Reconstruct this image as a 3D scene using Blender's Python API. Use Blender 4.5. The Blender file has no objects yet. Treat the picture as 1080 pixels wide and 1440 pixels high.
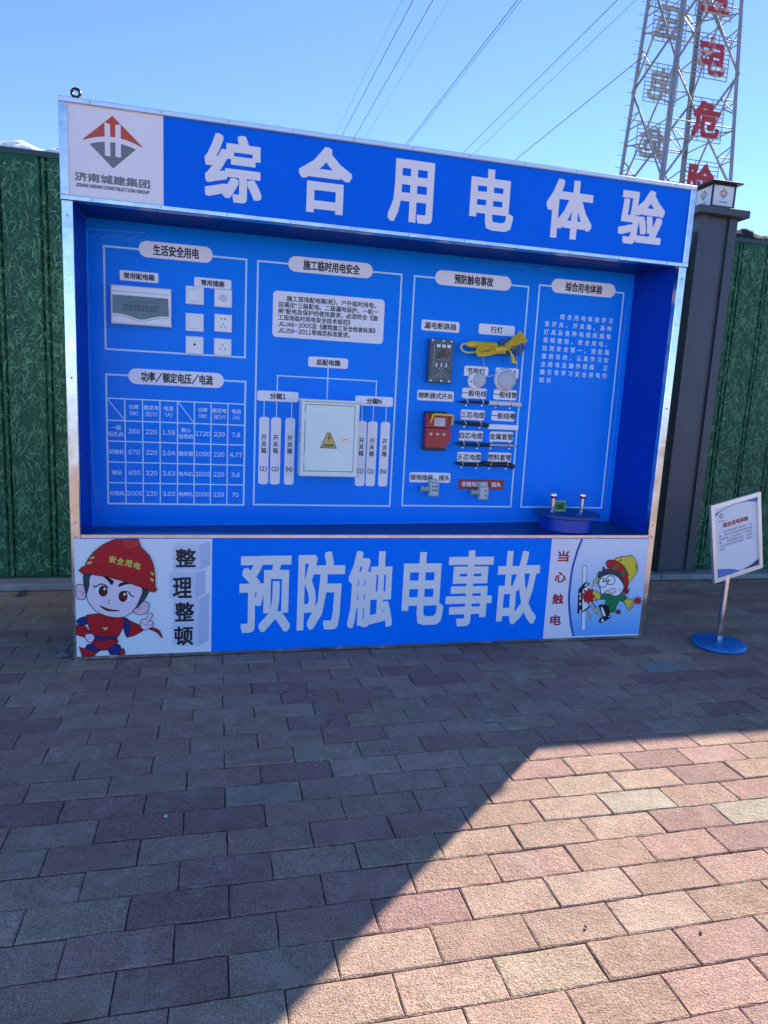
import bpy, math, random
from mathutils import Vector, Matrix, geometry
S = bpy.context.scene
COL = S.collection
random.seed(7)
rnd = random.Random(11)

# ------------------------------------------------------------------ camera, sky, sun, exposure
# Board frame: X along the board, Y into the picture, Z up; the board's front left foot is the origin.
R = [[0.9711808719638433, 0.05002235416888623, 0.23303535786431928],
     [0.009076378663444629, -0.9847809861188208, 0.173562751560351],
     [0.23817080694725495, -0.16644570725087768, -0.956854478620364]]
EYE = Vector((0.64119476, -3.27059223, 1.28780448))
conv = lambda r: Vector((r[0], -r[2], r[1]))
RT, DN, FW = conv(R[0]), conv(R[1]), conv(R[2])
cd = bpy.data.cameras.new('camera'); cam = bpy.data.objects.new('camera', cd); COL.objects.link(cam)
cam.matrix_world = Matrix(((RT.x, -DN.x, -FW.x, EYE.x), (RT.y, -DN.y, -FW.y, EYE.y), (RT.z, -DN.z, -FW.z, EYE.z), (0, 0, 0, 1)))
cd.sensor_fit = 'VERTICAL'; cd.sensor_height = 36; cd.sensor_width = 27; cd.lens = 24.0
cd.clip_start = 0.05; cd.clip_end = 6000
S.camera = cam

def at(u, v, y=0.0):
    """point of the photograph (1080 x 1440) on the upright plane Y = y -> (x, z)"""
    d = RT * ((u - 540) / 960) + DN * ((v - 720) / 960) + FW
    s = (y - EYE.y) / d.y
    p = EYE + d * s
    return (p.x, p.z)

SUN_EL = math.radians(35.6)
SUN_H = Vector((0.738, 0.675, 0)).normalized()
TO_SUN = Vector((SUN_H.x * math.cos(SUN_EL), SUN_H.y * math.cos(SUN_EL), math.sin(SUN_EL)))
w = bpy.data.worlds.new('World'); S.world = w; w.use_nodes = True
nt = w.node_tree; nt.nodes.clear()
sky = nt.nodes.new('ShaderNodeTexSky'); sky.sky_type = 'NISHITA'; sky.sun_disc = False
sky.sun_elevation = SUN_EL; sky.sun_rotation = math.atan2(SUN_H.x, SUN_H.y)
sky.air_density = 0.44; sky.dust_density = 0.0; sky.ozone_density = 4.8; sky.altitude = 100
bg = nt.nodes.new('ShaderNodeBackground'); bg.inputs['Strength'].default_value = 0.15
wo = nt.nodes.new('ShaderNodeOutputWorld')
nt.links.new(sky.outputs[0], bg.inputs[0]); nt.links.new(bg.outputs[0], wo.inputs[0])
sl = bpy.data.lights.new('sun', 'SUN'); sl.energy = 4.05; sl.angle = math.radians(0.55); sl.color = (1.0, 0.905, 0.81)
so = bpy.data.objects.new('sun', sl); COL.objects.link(so)
so.rotation_euler = TO_SUN.to_track_quat('Z', 'Y').to_euler(); so.location = (8, 8, 12)
S.view_settings.view_transform = 'Standard'; S.view_settings.look = 'None'
S.view_settings.exposure = 1.45; S.view_settings.gamma = 1.0
S.cycles.max_bounces = 8

# ------------------------------------------------------------------ materials
MATS = {}
def mat(name, col=(.5, .5, .5), rough=.5, metal=0., spec=.5, var=0., vscale=6., bump=0., bscale=200., attr=False,
        coat=0., trans=0., alpha=1., rvar=0.):
    if name in MATS: return MATS[name]
    m = bpy.data.materials.new(name); m.use_nodes = True
    n = m.node_tree.nodes; l = m.node_tree.links; p = n['Principled BSDF']
    p.inputs['Base Color'].default_value = (*col, 1); p.inputs['Roughness'].default_value = rough
    p.inputs['Metallic'].default_value = metal; p.inputs['Specular IOR Level'].default_value = spec
    p.inputs['Coat Weight'].default_value = coat; p.inputs['Coat Roughness'].default_value = .08
    p.inputs['Transmission Weight'].default_value = trans; p.inputs['Alpha'].default_value = alpha
    tc = n.new('ShaderNodeTexCoord')
    src = None
    if attr:
        a = n.new('ShaderNodeAttribute'); a.attribute_name = 'Col'; src = a.outputs['Color']
    if var or rvar:
        no = n.new('ShaderNodeTexNoise'); no.inputs['Scale'].default_value = vscale; no.inputs['Detail'].default_value = 6
        no.inputs['Roughness'].default_value = .65
        l.new(tc.outputs['Object'], no.inputs['Vector'])
    if var:
        mr = n.new('ShaderNodeMapRange'); mr.inputs[1].default_value = .25; mr.inputs[2].default_value = .75
        mr.inputs[3].default_value = 1 - var; mr.inputs[4].default_value = 1 + var
        l.new(no.outputs[0], mr.inputs[0])
        mx = n.new('ShaderNodeMix'); mx.data_type = 'RGBA'; mx.blend_type = 'MULTIPLY'; mx.inputs[0].default_value = 1
        if src: l.new(src, mx.inputs[6])
        else: mx.inputs[6].default_value = (*col, 1)
        l.new(mr.outputs[0], mx.inputs[7]); src = mx.outputs[2]
    if rvar:
        m2 = n.new('ShaderNodeMapRange'); m2.inputs[1].default_value = .3; m2.inputs[2].default_value = .7
        m2.inputs[3].default_value = max(rough - rvar, .02); m2.inputs[4].default_value = rough + rvar
        l.new(no.outputs[0], m2.inputs[0]); l.new(m2.outputs[0], p.inputs['Roughness'])
    if src: l.new(src, p.inputs['Base Color'])
    if bump:
        nb = n.new('ShaderNodeTexNoise'); nb.inputs['Scale'].default_value = bscale; nb.inputs['Detail'].default_value = 4
        l.new(tc.outputs['Object'], nb.inputs['Vector'])
        b = n.new('ShaderNodeBump'); b.inputs['Strength'].default_value = bump; b.inputs['Distance'].default_value = .004
        l.new(nb.outputs[0], b.inputs['Height']); l.new(b.outputs[0], p.inputs['Normal'])
    MATS[name] = m
    return m

STEEL = mat('stainless_steel', (.72, .72, .72), .2, 1., var=.2, vscale=9, rvar=.12, bump=.12, bscale=22)
ALU = mat('brushed_aluminium', (.78, .79, .8), .38, .85, var=.06, vscale=12)
BLUE = mat('blue_print', (.0005, .145, .8), .4, spec=.08, var=.08, vscale=1.6, bump=.2, bscale=3)
FILM = mat('blue_film', (.0005, .225, .93), .2, spec=.11, var=.06, vscale=1.3, bump=.5, bscale=1.5)
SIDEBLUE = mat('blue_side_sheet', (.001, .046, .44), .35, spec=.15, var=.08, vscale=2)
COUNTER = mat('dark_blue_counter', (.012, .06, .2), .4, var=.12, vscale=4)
WHITE = mat('white_print', (.84, .8, .82), .42, spec=.35, var=.03, vscale=3)
PANELWHITE = mat('white_label', (.88, .86, .9), .4, spec=.35)
PALE = mat('pale_blue_line', (.56, .8, .96), .4)
TABTXT = mat('pale_table_text', (.42, .58, .85), .4)
INK = mat('black_ink', (.012, .012, .016), .45)
LOGORED = mat('logo_red', (.56, .065, .03), .45)
LOGOGREY = mat('logo_grey', (.17, .18, .19), .45)
PLAST = mat('white_plastic', (.88, .88, .88), .3, spec=.5, var=.02)
CABGREY = mat('cabinet_grey_paint', (.80, .87, .82), .42, var=.05, vscale=5, bump=.05, bscale=600)
BLACKP = mat('black_plastic', (.012, .013, .015), .35)
CABLE = mat('black_cable', (.01, .013, .014), .4)
CHROME = mat('chrome', (.85, .85, .86), .06, 1.)
REDP = mat('red_plastic', (.42, .022, .03), .35, var=.06)
YEL = mat('yellow_rubber', (.8, .55, .025), .38, var=.25, vscale=90)
YELP = mat('yellow_plastic', (.8, .6, .05), .35)

# ------------------------------------------------------------------ mesh builder
class MB:
    def __init__(s): s.v = []; s.f = []; s.c = []; s.col = (1, 1, 1)
    def add(s, vs, fs, col=None):
        o = len(s.v); s.v += [tuple(p) for p in vs]
        for f in fs: s.f.append(tuple(i + o for i in f)); s.c.append(col or s.col)
    def box(s, x0, x1, y0, y1, z0, z1, col=None):
        vs = [(x, y, z) for x in (x0, x1) for y in (y0, y1) for z in (z0, z1)]
        s.add(vs, [(0, 1, 3, 2), (4, 6, 7, 5), (0, 4, 5, 1), (2, 3, 7, 6), (0, 2, 6, 4), (1, 5, 7, 3)], col)
    def bevbox(s, x0, x1, y0, y1, z0, z1, b=.004):
        """box whose front (-Y) face and its edges are chamfered"""
        a = [(x0, z0), (x1, z0), (x1, z1), (x0, z1)]; i = [(x0 + b, z0 + b), (x1 - b, z0 + b), (x1 - b, z1 - b), (x0 + b, z1 - b)]
        vs = [(x, y1, z) for x, z in a] + [(x, y0 + b, z) for x, z in a] + [(x, y0, z) for x, z in i]
        fs = [(3, 2, 1, 0), (8, 9, 10, 11)]
        for k in range(4):
            q = (k + 1) % 4
            fs += [(k, q, 4 + q, 4 + k), (4 + k, 4 + q, 8 + q, 8 + k)]
        s.add(vs, fs)
    def quad(s, a, b, c, d, col=None): s.add([a, b, c, d], [(0, 1, 2, 3)], col)
    def tube(s, pts, r, n=8, caps=True, closed=False, col=None):
        pts = [Vector(p) for p in pts]; m = len(pts); rs = r if isinstance(r, (list, tuple)) else [r] * m
        vs = []; up = None
        for i, p in enumerate(pts):
            if closed: t = pts[(i + 1) % m] - pts[i - 1]
            else: t = pts[min(i + 1, m - 1)] - pts[max(i - 1, 0)]
            t.normalize()
            if up is None: up = Vector((0, 0, 1)) if abs(t.z) < .9 else Vector((0, 1, 0))
            a = t.cross(up).normalized(); b = a.cross(t).normalized(); up = b
            vs += [p + (a * math.cos(2 * math.pi * k / n) + b * math.sin(2 * math.pi * k / n)) * rs[i] for k in range(n)]
        fs = []
        for i in range(m if closed else m - 1):
            j = (i + 1) % m
            for k in range(n):
                q = (k + 1) % n; fs.append((i * n + k, i * n + q, j * n + q, j * n + k))
        if caps and not closed: fs += [tuple(range(n - 1, -1, -1)), tuple((m - 1) * n + k for k in range(n))]
        s.add(vs, fs, col)
    def lathe(s, c, prof, n=32, axis='z', col=None):
        vs = []; c = Vector(c)
        for r, h in prof:
            for k in range(n):
                a = 2 * math.pi * k / n
                vs.append(c + (Vector((r * math.cos(a), r * math.sin(a), h)) if axis == 'z' else Vector((r * math.cos(a), -h, r * math.sin(a)))))
        fs = []
        for i in range(len(prof) - 1):
            for k in range(n):
                q = (k + 1) % n; fs.append((i * n + k, i * n + q, (i + 1) * n + q, (i + 1) * n + k))
        fs.append(tuple(range(n - 1, -1, -1))); fs.append(tuple((len(prof) - 1) * n + k for k in range(n)))
        s.add(vs, fs, col)
    # flat print on an upright plane
    def poly(s, pts, y, col=None):
        tri = geometry.tessellate_polygon([[Vector((x, z, 0)) for x, z in pts]])
        s.add([(x, y, z) for x, z in pts], [tuple(t) for t in tri], col)
    def rect(s, x0, x1, z0, z1, y, col=None): s.quad((x0, y, z0), (x1, y, z0), (x1, y, z1), (x0, y, z1), col)
    def plate(s, pts, y0, y1):
        """outline with thickness, front at y0"""
        n = len(pts); tri = geometry.tessellate_polygon([[Vector((x, z, 0)) for x, z in pts]])
        s.add([(x, y0, z) for x, z in pts] + [(x, y1, z) for x, z in pts],
              [tuple(t) for t in tri] + [tuple(n + i for i in reversed(t)) for t in tri] + [(k, (k + 1) % n, n + (k + 1) % n, n + k) for k in range(n)])
    def stroke(s, pts, wd, y, closed=False, col=None):
        P = [Vector((p[0], p[1])) for p in pts]; n = len(P); vs = []
        for i in range(n):
            a = P[i] - P[i - 1] if (i > 0 or closed) else None
            b = P[(i + 1) % n] - P[i] if (i < n - 1 or closed) else None
            a = a.normalized() if a and a.length > 1e-9 else None; b = b.normalized() if b and b.length > 1e-9 else None
            if a is None: a = b
            if b is None: b = a
            if a is None: a = b = Vector((1, 0))
            t = a + b
            if t.length < .2: t = a.copy()
            t.normalize(); nn = Vector((-t.y, t.x)); k = min(1 / max(nn.dot(Vector((-a.y, a.x))), .35), 2.)
            vs += [P[i] + nn * wd / 2 * k, P[i] - nn * wd / 2 * k]
        fs = [(2 * i, 2 * i + 1, (2 * i + 3) % (2 * n), (2 * i + 2) % (2 * n)) for i in range(n if closed else n - 1)]
        s.add([(v.x, y, v.y) for v in vs], fs, col)
    def build(s, name, m, parent=None, smooth=False):
        me = bpy.data.meshes.new(name); o = bpy.data.objects.new(name, me); COL.objects.link(o)
        off = Vector((0, 0, 0)); q = parent
        while q: off += q.location; q = q.parent
        me.from_pydata([(v[0] - off.x, v[1] - off.y, v[2] - off.z) for v in s.v], [], s.f)
        if any(c != (1, 1, 1) for c in s.c):
            ca = me.color_attributes.new('Col', 'FLOAT_COLOR', 'CORNER'); dat = []
            for f, c in zip(s.f, s.c): dat += [c[0], c[1], c[2], 1.] * len(f)
            ca.data.foreach_set('color', dat)
        me.materials.append(m)
        if smooth:
            me.polygons.foreach_set('use_smooth', [True] * len(me.polygons))
            me.set_sharp_from_angle(angle=math.radians(40))
        me.update()
        if parent: o.parent = parent
        return o

def rrect_pts(x0, x1, z0, z1, r, n=6):
    r = min(r, (x1 - x0) / 2 - 1e-4, (z1 - z0) / 2 - 1e-4); P = []
    for cx, cz, a0 in ((x1 - r, z0 + r, -90), (x1 - r, z1 - r, 0), (x0 + r, z1 - r, 90), (x0 + r, z0 + r, 180)):
        for k in range(n + 1):
            a = math.radians(a0 + 90 * k / n); P.append((cx + r * math.cos(a), cz + r * math.sin(a)))
    return P
def spline(P, closed=True, n=5):
    out = []; m = len(P)
    for i in range(m if closed else m - 1):
        p0, p1, p2, p3 = (P[(i - 1) % m], P[i], P[(i + 1) % m], P[(i + 2) % m]) if closed else (P[max(i - 1, 0)], P[i], P[i + 1], P[min(i + 2, m - 1)])
        for k in range(n):
            t = k / n
            out.append(tuple(.5 * (2 * p1[j] + (p2[j] - p0[j]) * t + (2 * p0[j] - 5 * p1[j] + 4 * p2[j] - p3[j]) * t * t + (3 * p1[j] - p0[j] - 3 * p2[j] + p3[j]) * t ** 3) for j in range(len(p1))))
    if not closed: out.append(tuple(P[-1]))
    return out
def circ(cx, cz, rx, rz=None, n=28, a0=0):
    rz = rz or rx
    return [(cx + rx * math.cos(2 * math.pi * k / n + a0), cz + rz * math.sin(2 * math.pi * k / n + a0)) for k in range(n)]

# ------------------------------------------------------------------ lettering (Blender's own built-in font)
_T = {}
WIDE = '0123456789ABCDEFGHIJKLMNOPQRSTUVWXYZ()./-'
def glyphs(s):
    """outline of a line of text; plain figures and capitals borrow the sans glyphs of the wide set, set closely"""
    if s in _T: return _T[s]
    if len(s) > 1 and any(c in WIDE for c in s):
        V, F, pen = [], [], 0.
        for c in s:
            if c == ' ': pen += .3; continue
            g = chr(ord(c) + 0xfee0) if c in WIDE else c
            v, f = glyphs(g); o = len(V); F += [tuple(i + o for i in q) for q in f]
            if c in WIDE:
                a = min(p[0] for p in v); b = max(p[0] for p in v); V += [(p[0] - a + pen + .045, p[1]) for p in v]; pen += b - a + .09
            else:
                V += [(p[0] + pen, p[1]) for p in v]; pen += 1. if ord(c) > 0x2fff else .5
        _T[s] = (V, F)
        return _T[s]
    cu = bpy.data.curves.new('lettering', 'FONT'); cu.body = s; cu.resolution_u = 2
    o = bpy.data.objects.new('lettering', cu); COL.objects.link(o)
    dg = bpy.context.evaluated_depsgraph_get(); dg.update()
    me = bpy.data.meshes.new_from_object(o.evaluated_get(dg))
    bpy.data.objects.remove(o); bpy.data.curves.remove(cu)
    V = [(v.co.x, v.co.y) for v in me.vertices]; F = [tuple(p.vertices) for p in me.polygons]
    bpy.data.meshes.remove(me)
    _T[s] = (V, F)
    return _T[s]
RING = [(0, 0)] + [q for t in (-1, -.5, 0, .5) for q in ((t, -1), (1, t), (-t, 1), (-1, -t))]
SQ4 = [(1, 1), (-1, 1), (1, -1), (-1, -1)]
def put(mb, s, x0, x1, z0, z1, y, bold=0., ring=SQ4, rot=0., fn=None, step=2e-5):
    """fit the ink of s into a box; bold is a stroke growth in metres"""
    V, F = glyphs(s)
    if not V: return
    ax = min(p[0] for p in V); bx = max(p[0] for p in V); ay = min(p[1] for p in V); by = max(p[1] for p in V)
    sx = (x1 - x0 - 2 * bold) / (bx - ax); sz = (z1 - z0 - 2 * bold) / max(by - ay, 1e-6)
    cx, cz = (x0 + x1) / 2, (z0 + z1) / 2; ca, sa = math.cos(rot), math.sin(rot)
    for k, (dx, dz) in enumerate(ring if bold else [(0, 0)]):
        vs = []
        for px, pz in V:
            x = x0 + bold + (px - ax) * sx + dx * bold; z = z0 + bold + (pz - ay) * sz + dz * bold
            if rot: x, z = cx + (x - cx) * ca - (z - cz) * sa, cz + (x - cx) * sa + (z - cz) * ca
            vs.append(fn(x, z, y - k * step) if fn else (x, y - k * step, z))
        mb.add(vs, F)
def line(mb, s, x0, x1, zc, h, y, bold=0., xc=None, fn=None):
    """one line of text: h is the em height; the ink spans x0..x1 (or is centred on xc)"""
    V, F = glyphs(s)
    ax = min(p[0] for p in V); bx = max(p[0] for p in V); ay = min(p[1] for p in V); by = max(p[1] for p in V)
    cjk = any(ord(c) > 0x2e80 for c in s); base = zc - (.38 if cjk else .35) * h
    if xc is not None: x0 = xc - (bx - ax) * h / 2; x1 = xc + (bx - ax) * h / 2
    put(mb, s, x0, x1, base + ay * h - bold, base + by * h + bold, y, bold, fn=fn)

# ------------------------------------------------------------------ things
def tag(o, label=None, cat=None, group=None, kind=None):
    if label: o['label'] = label
    if cat: o['category'] = cat
    if group: o['group'] = group
    if kind: o['kind'] = kind
    return o
def thing(name, loc, label, cat, group=None):
    o = bpy.data.objects.new(name, None); COL.objects.link(o); o.location = loc; o.empty_display_size = .1
    return tag(o, label, cat, group)
def copy_tree(o, parent=None):
    c = o.copy(); COL.objects.link(c); c.parent = parent
    for ch in [x for x in o.children]: copy_tree(ch, c)
    return c

# ================================================================== THE SETTING
# ---- paving bricks, running bond, rows parallel to the board
PX, PY = .2430, .1160
def paver_mat():
    m = bpy.data.materials.new('paver_concrete'); m.use_nodes = True
    n = m.node_tree.nodes; l = m.node_tree.links; p = n['Principled BSDF']
    p.inputs['Roughness'].default_value = .9; p.inputs['Specular IOR Level'].default_value = .25
    a = n.new('ShaderNodeAttribute'); a.attribute_name = 'Col'
    tc = n.new('ShaderNodeTexCoord')
    def noise(sc, det=3, ro=.6):
        q = n.new('ShaderNodeTexNoise'); q.inputs['Scale'].default_value = sc; q.inputs['Detail'].default_value = det
        q.inputs['Roughness'].default_value = ro; l.new(tc.outputs['Object'], q.inputs['Vector']); return q
    def rng(src, a0, a1, b0, b1):
        q = n.new('ShaderNodeMapRange'); q.inputs[1].default_value = a0; q.inputs[2].default_value = a1
        q.inputs[3].default_value = b0; q.inputs[4].default_value = b1; l.new(src, q.inputs[0]); return q.outputs[0]
    def mul(c, f):
        q = n.new('ShaderNodeMix'); q.data_type = 'RGBA'; q.blend_type = 'MULTIPLY'; q.inputs[0].default_value = 1
        l.new(c, q.inputs[6]); l.new(f, q.inputs[7]); return q.outputs[2]
    n1, n2, n3, n4 = noise(210, 2, .6), noise(14, 5), noise(5.5, 6, .7), noise(60, 4)
    c = mul(a.outputs['Color'], rng(n1.outputs[0], .34, .66, .62, 1.3))
    c = mul(c, rng(n2.outputs[0], .3, .7, .84, 1.14))
    c = mul(c, rng(n4.outputs[0], .3, .7, .88, 1.1))
    n5 = noise(1.1, 5, .6); c = mul(c, rng(n5.outputs[0], .3, .62, .88, 1.05))
    pale = n.new('ShaderNodeMix'); pale.data_type = 'RGBA'; pale.inputs[7].default_value = (.52, .46, .36, 1)
    l.new(rng(n3.outputs[0], .55, .75, 0, .5), pale.inputs[0]); l.new(c, pale.inputs[6])
    l.new(pale.outputs[2], p.inputs['Base Color'])
    ad = n.new('ShaderNodeMath'); ad.operation = 'ADD'
    l.new(n1.outputs[0], ad.inputs[0]); l.new(n4.outputs[0], ad.inputs[1])
    b = n.new('ShaderNodeBump'); b.inputs['Strength'].default_value = 1.0; b.inputs['Distance'].default_value = .0042
    l.new(ad.outputs[0], b.inputs['Height']); l.new(b.outputs[0], p.inputs['Normal'])
    return m
PALETTE = [((.375, .248, .18), 9), ((.395, .275, .2), 9), ((.34, .208, .165), 6), ((.295, .172, .148), 4), ((.385, .3, .205), 4),
           ((.37, .23, .182), 7), ((.27, .168, .14), 2), ((.345, .315, .23), 1.4), ((.22, .265, .26), .6), ((.43, .315, .235), 4)]
pal_c, pal_w = [c for c, _ in PALETTE], [q for _, q in PALETTE]
pv = MB()
row0 = -2.086
for r in range(-42, 29):
    ya = row0 + r * PY; yb = ya + PY
    if yb > 1.215: break
    sh = (r % 2) * PX / 2 + rnd.uniform(-.004, .004)
    for c in range(-24, 34):
        xa = 1.284 + sh + c * PX; xb = xa + PX
        if xa < -4.2 or xb > 9.2: continue
        near = -2.6 < ya < 1.3 and -1.2 < xa < 6
        g = .0008 + rnd.uniform(0, .0012); b = .0022 + rnd.uniform(0, .0018)
        base = rnd.choices(pal_c, pal_w)[0]; f = rnd.uniform(.92, 1.09); mean = (.37, .248, .19); col = tuple((k * .72 + q_ * .28) * f for k, q_ in zip(base, mean))
        dz = rnd.gauss(0, .0009); tx, ty = rnd.gauss(0, .0045), rnd.gauss(0, .006)
        mx, my = (xa + xb) / 2, (ya + yb) / 2
        ro = rnd.gauss(0, .004)
        def P(x, y, z): return (x - ro * (y - my), y + ro * (x - mx), z + dz + tx * (x - mx) + ty * (y - my))
        nx, ny = (9, 5) if near else (2, 2)
        jit = .0011 if near else 0
        x0, x1, y0, y1 = xa + g, xb - g, ya + g, yb - g
        # outline rings: top (inset), shoulder, foot
        ring = [(x0 + (x1 - x0) * i / (nx - 1), y0) for i in range(nx)] + [(x1, y0 + (y1 - y0) * i / (ny - 1)) for i in range(1, ny)] + \
               [(x1 - (x1 - x0) * i / (nx - 1), y1) for i in range(1, nx)] + [(x0, y1 - (y1 - y0) * i / (ny - 1)) for i in range(1, ny - 1)]
        top = []; sho = []; foot = []
        for x, y in ring:
            jx, jy = rnd.gauss(0, jit), rnd.gauss(0, jit); bb = b * (1 + (rnd.uniform(-.35, .7) if near else 0))
            if near and rnd.random() < .02: bb *= 1.8
            ix = min(max(x, x0 + bb), x1 - bb); iy = min(max(y, y0 + bb), y1 - bb)
            top.append(P(ix + jx, iy + jy, 0)); sho.append(P(x + jx * .6, y + jy * .6, -.0024 - (bb - b) * .25)); foot.append(P(x, y, -.03))
        m = len(ring); fs = [tuple(range(m))]
        for k in range(m):
            q = (k + 1) % m
            fs += [(k, m + k, m + q, q), (m + k, 2 * m + k, 2 * m + q, m + q)]
        pv.add(top + sho + foot, fs, col)
pave = pv.build('pavement', paver_mat()); tag(pave, 'reddish beige concrete paving bricks in running bond', kind='structure')

def ground_mat():
    m = bpy.data.materials.new('distant_paving'); m.use_nodes = True
    n = m.node_tree.nodes; l = m.node_tree.links; p = n['Principled BSDF']; p.inputs['Roughness'].default_value = .9
    tc = n.new('ShaderNodeTexCoord'); b = n.new('ShaderNodeTexBrick')
    b.inputs['Scale'].default_value = 1.; b.inputs['Brick Width'].default_value = PX; b.inputs['Row Height'].default_value = PY
    b.inputs['Mortar Size'].default_value = .003; b.inputs['Color1'].default_value = (.34, .25, .19, 1)
    b.inputs['Color2'].default_value = (.28, .19, .16, 1); b.inputs['Mortar'].default_value = (.06, .055, .05, 1)
    l.new(tc.outputs['Object'], b.inputs['Vector']); l.new(b.outputs[0], p.inputs['Base Color'])
    return m
SAND = mat('joint_sand', (.075, .062, .055), .95, var=.6, vscale=120, bump=.4, bscale=300)
gr = MB(); gr.quad((-1500, -1500, -.034), (1500, -1500, -.034), (1500, 1500, -.034), (-1500, 1500, -.034))
g0 = gr.build('ground', ground_mat()); tag(g0, 'paved ground reaching the horizon', kind='structure')
js = MB(); js.quad((-4.3, -7, -.0065), (9.3, -7, -.0065), (9.3, 1.2, -.0065), (-4.3, 1.2, -.0065))
j0 = js.build('joint_sand_bed', SAND); tag(j0, 'dark sand between the paving bricks', kind='structure')
kb = MB()
for i in range(-5, 11):
    x = i + rnd.uniform(-.01, .01)
    kb.bevbox(x + .002, x + .996, 1.205, 1.52, -.03, .034 + rnd.uniform(-.002, .002), .004)
CONC = mat('kerb_concrete', (.27, .27, .26), .85, var=.25, vscale=7, bump=.3, bscale=90)
kerb = kb.build('kerb', CONC); tag(kerb, 'low grey concrete kerb under the green fence', kind='structure')

# ---- fences with a printed grass-blade pattern
SHEET = mat('green_fence_sheet', (.012, .078, .038), .45, spec=.25, var=.3, vscale=5)
BLADES = mat('printed_grass_blades', (.05, .15, .09), .45, spec=.3, attr=True)
FY, FH = 1.36, 2.565
PITCH = .25
def sheet_y(x):
    """profile of the corrugated sheet: a narrow rib between two grooves every PITCH"""
    t = x % PITCH; y = 0
    for c in (.100, .133):
        d = abs(t - c)
        if d < .008: y += .02 * (1 - d / .008)
    return y
def panel_meshes(seed, wdt):
    rr = random.Random(seed); mb = MB()
    xs = {0., wdt}
    k = 0
    while k * PITCH < wdt + .01:
        for c in (.092, .100, .108, .125, .133, .141):
            if 0 < k * PITCH + c < wdt: xs.add(k * PITCH + c)
        k += 1
    xs = sorted(xs)
    for a, b in zip(xs, xs[1:]):
        mb.quad((a, sheet_y(a), .0), (b, sheet_y(b), .0), (b, sheet_y(b), FH - .035), (a, sheet_y(a), FH - .035))
        mb.quad((b, sheet_y(b) + .004, .0), (a, sheet_y(a) + .004, .0), (a, sheet_y(a) + .004, FH - .035), (b, sheet_y(b) + .004, FH - .035))
    bl = MB(); n = int(2700 * wdt * FH)
    for i in range(n):
        L = rr.uniform(.03, .075); wd = rr.uniform(.003, .008); a = math.pi / 2 + rr.gauss(0, .5)
        x, z = rr.uniform(.03, wdt - .03), rr.uniform(.01, FH - .06); curl = rr.gauss(0, 20.); bend = rr.choice((-1, 1, 1))
        q = rr.random() ** 2.0; sh = rr.uniform(.9, 1.1)
        col = ((.018 + .13 * q) * sh, (.1 + .26 * q) * sh, (.048 + .13 * q) * sh)
        pts = []; st = 6
        for k in range(st + 1):
            pts.append((x, z, a)); a += curl * L / st * (bend if k >= 3 else 1); x += math.cos(a) * L / st; z += math.sin(a) * L / st
        if not (.004 < x < wdt - .004 and z < FH - .04) or any(not (.004 < p[0] < wdt - .004) for p in pts): continue
        vs = []; lay = -.0008 - .0000004 * i
        for k, (px, pz, pa) in enumerate(pts):
            hw = wd / 2 * (math.sin(math.pi * (.12 + .86 * k / st)) ** .8 + .05); nx_, nz_ = -math.sin(pa) * hw, math.cos(pa) * hw
            vs += [(px + nx_, sheet_y(px + nx_) + lay, pz + nz_), (px - nx_, sheet_y(px - nx_) + lay, pz - nz_)]
        bl.add(vs, [(2 * k, 2 * k + 1, 2 * k + 3, 2 * k + 2) for k in range(st)], col)
    return mb, bl
CHAN = mat('dark_green_channel', (.012, .05, .035), .4)
protos = []
def fence(name, x0, n, label):
    root = thing(name, (x0, FY, .034), label, 'fence', 'green grass-print hoarding either side of the pillar')
    for k in range(n):
        s = k % 3
        if len(protos) <= s:
            a, b = panel_meshes(50 + s, 1.0)
            sc = MB()
            for hz in (.06, 1.22, FH - .1):
                for kx in range(4):
                    if (kx + s) % 2 == 0 or hz != 1.22: sc.lathe((kx * PITCH + .16 + .004 * ((kx * 5 + s) % 3), -.0012, hz + .006 * ((kx + s) % 2)), [(.0055, 0), (.0048, .003), (.001, .0042)], 9, 'y')
            scr = sc.build('screws', mat('fence_screw_zinc', (.5, .52, .52), .4, .6), None)
            pa = a.build('sheet_panel', SHEET, None); scr.parent = pa; pb = b.build('grass_print', BLADES, None); protos.append((pa, pb, scr))
        else:
            pa, pb, scr = [q.copy() for q in protos[s]]
            for q in (pa, pb, scr): COL.objects.link(q)
            scr.parent = pa
        pa.parent = root; pb.parent = pa; pa.location = (k * 1.0, 0, 0); pb.location = (0, 0, 0)
    t = MB(); t.box(x0, x0 + n, FY - .006, FY + .03, FH - .001, FH + .03); t.build('top_channel', CHAN, root)
    t = MB(); t.box(x0, x0 + n, FY - .012, FY + .03, .026, .033 + .012); t.build('bottom_channel', CHAN, root)
    for k in range(n + 1):
        p = MB(); p.box(x0 + k - .03 if k else x0, x0 + k + .03 if k < n else x0 + n, FY + .04, FY + .1, 0.03, FH - .05); p.build('post', CHAN, root)
    return root
fence('grass_print_fence', -2.98, 7, 'green metal fence printed with grass blades behind the blue board')
fence('grass_print_fence', 4.34, 4, 'green grass-print metal fence behind the small poster stand, right of the pillar')

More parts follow.
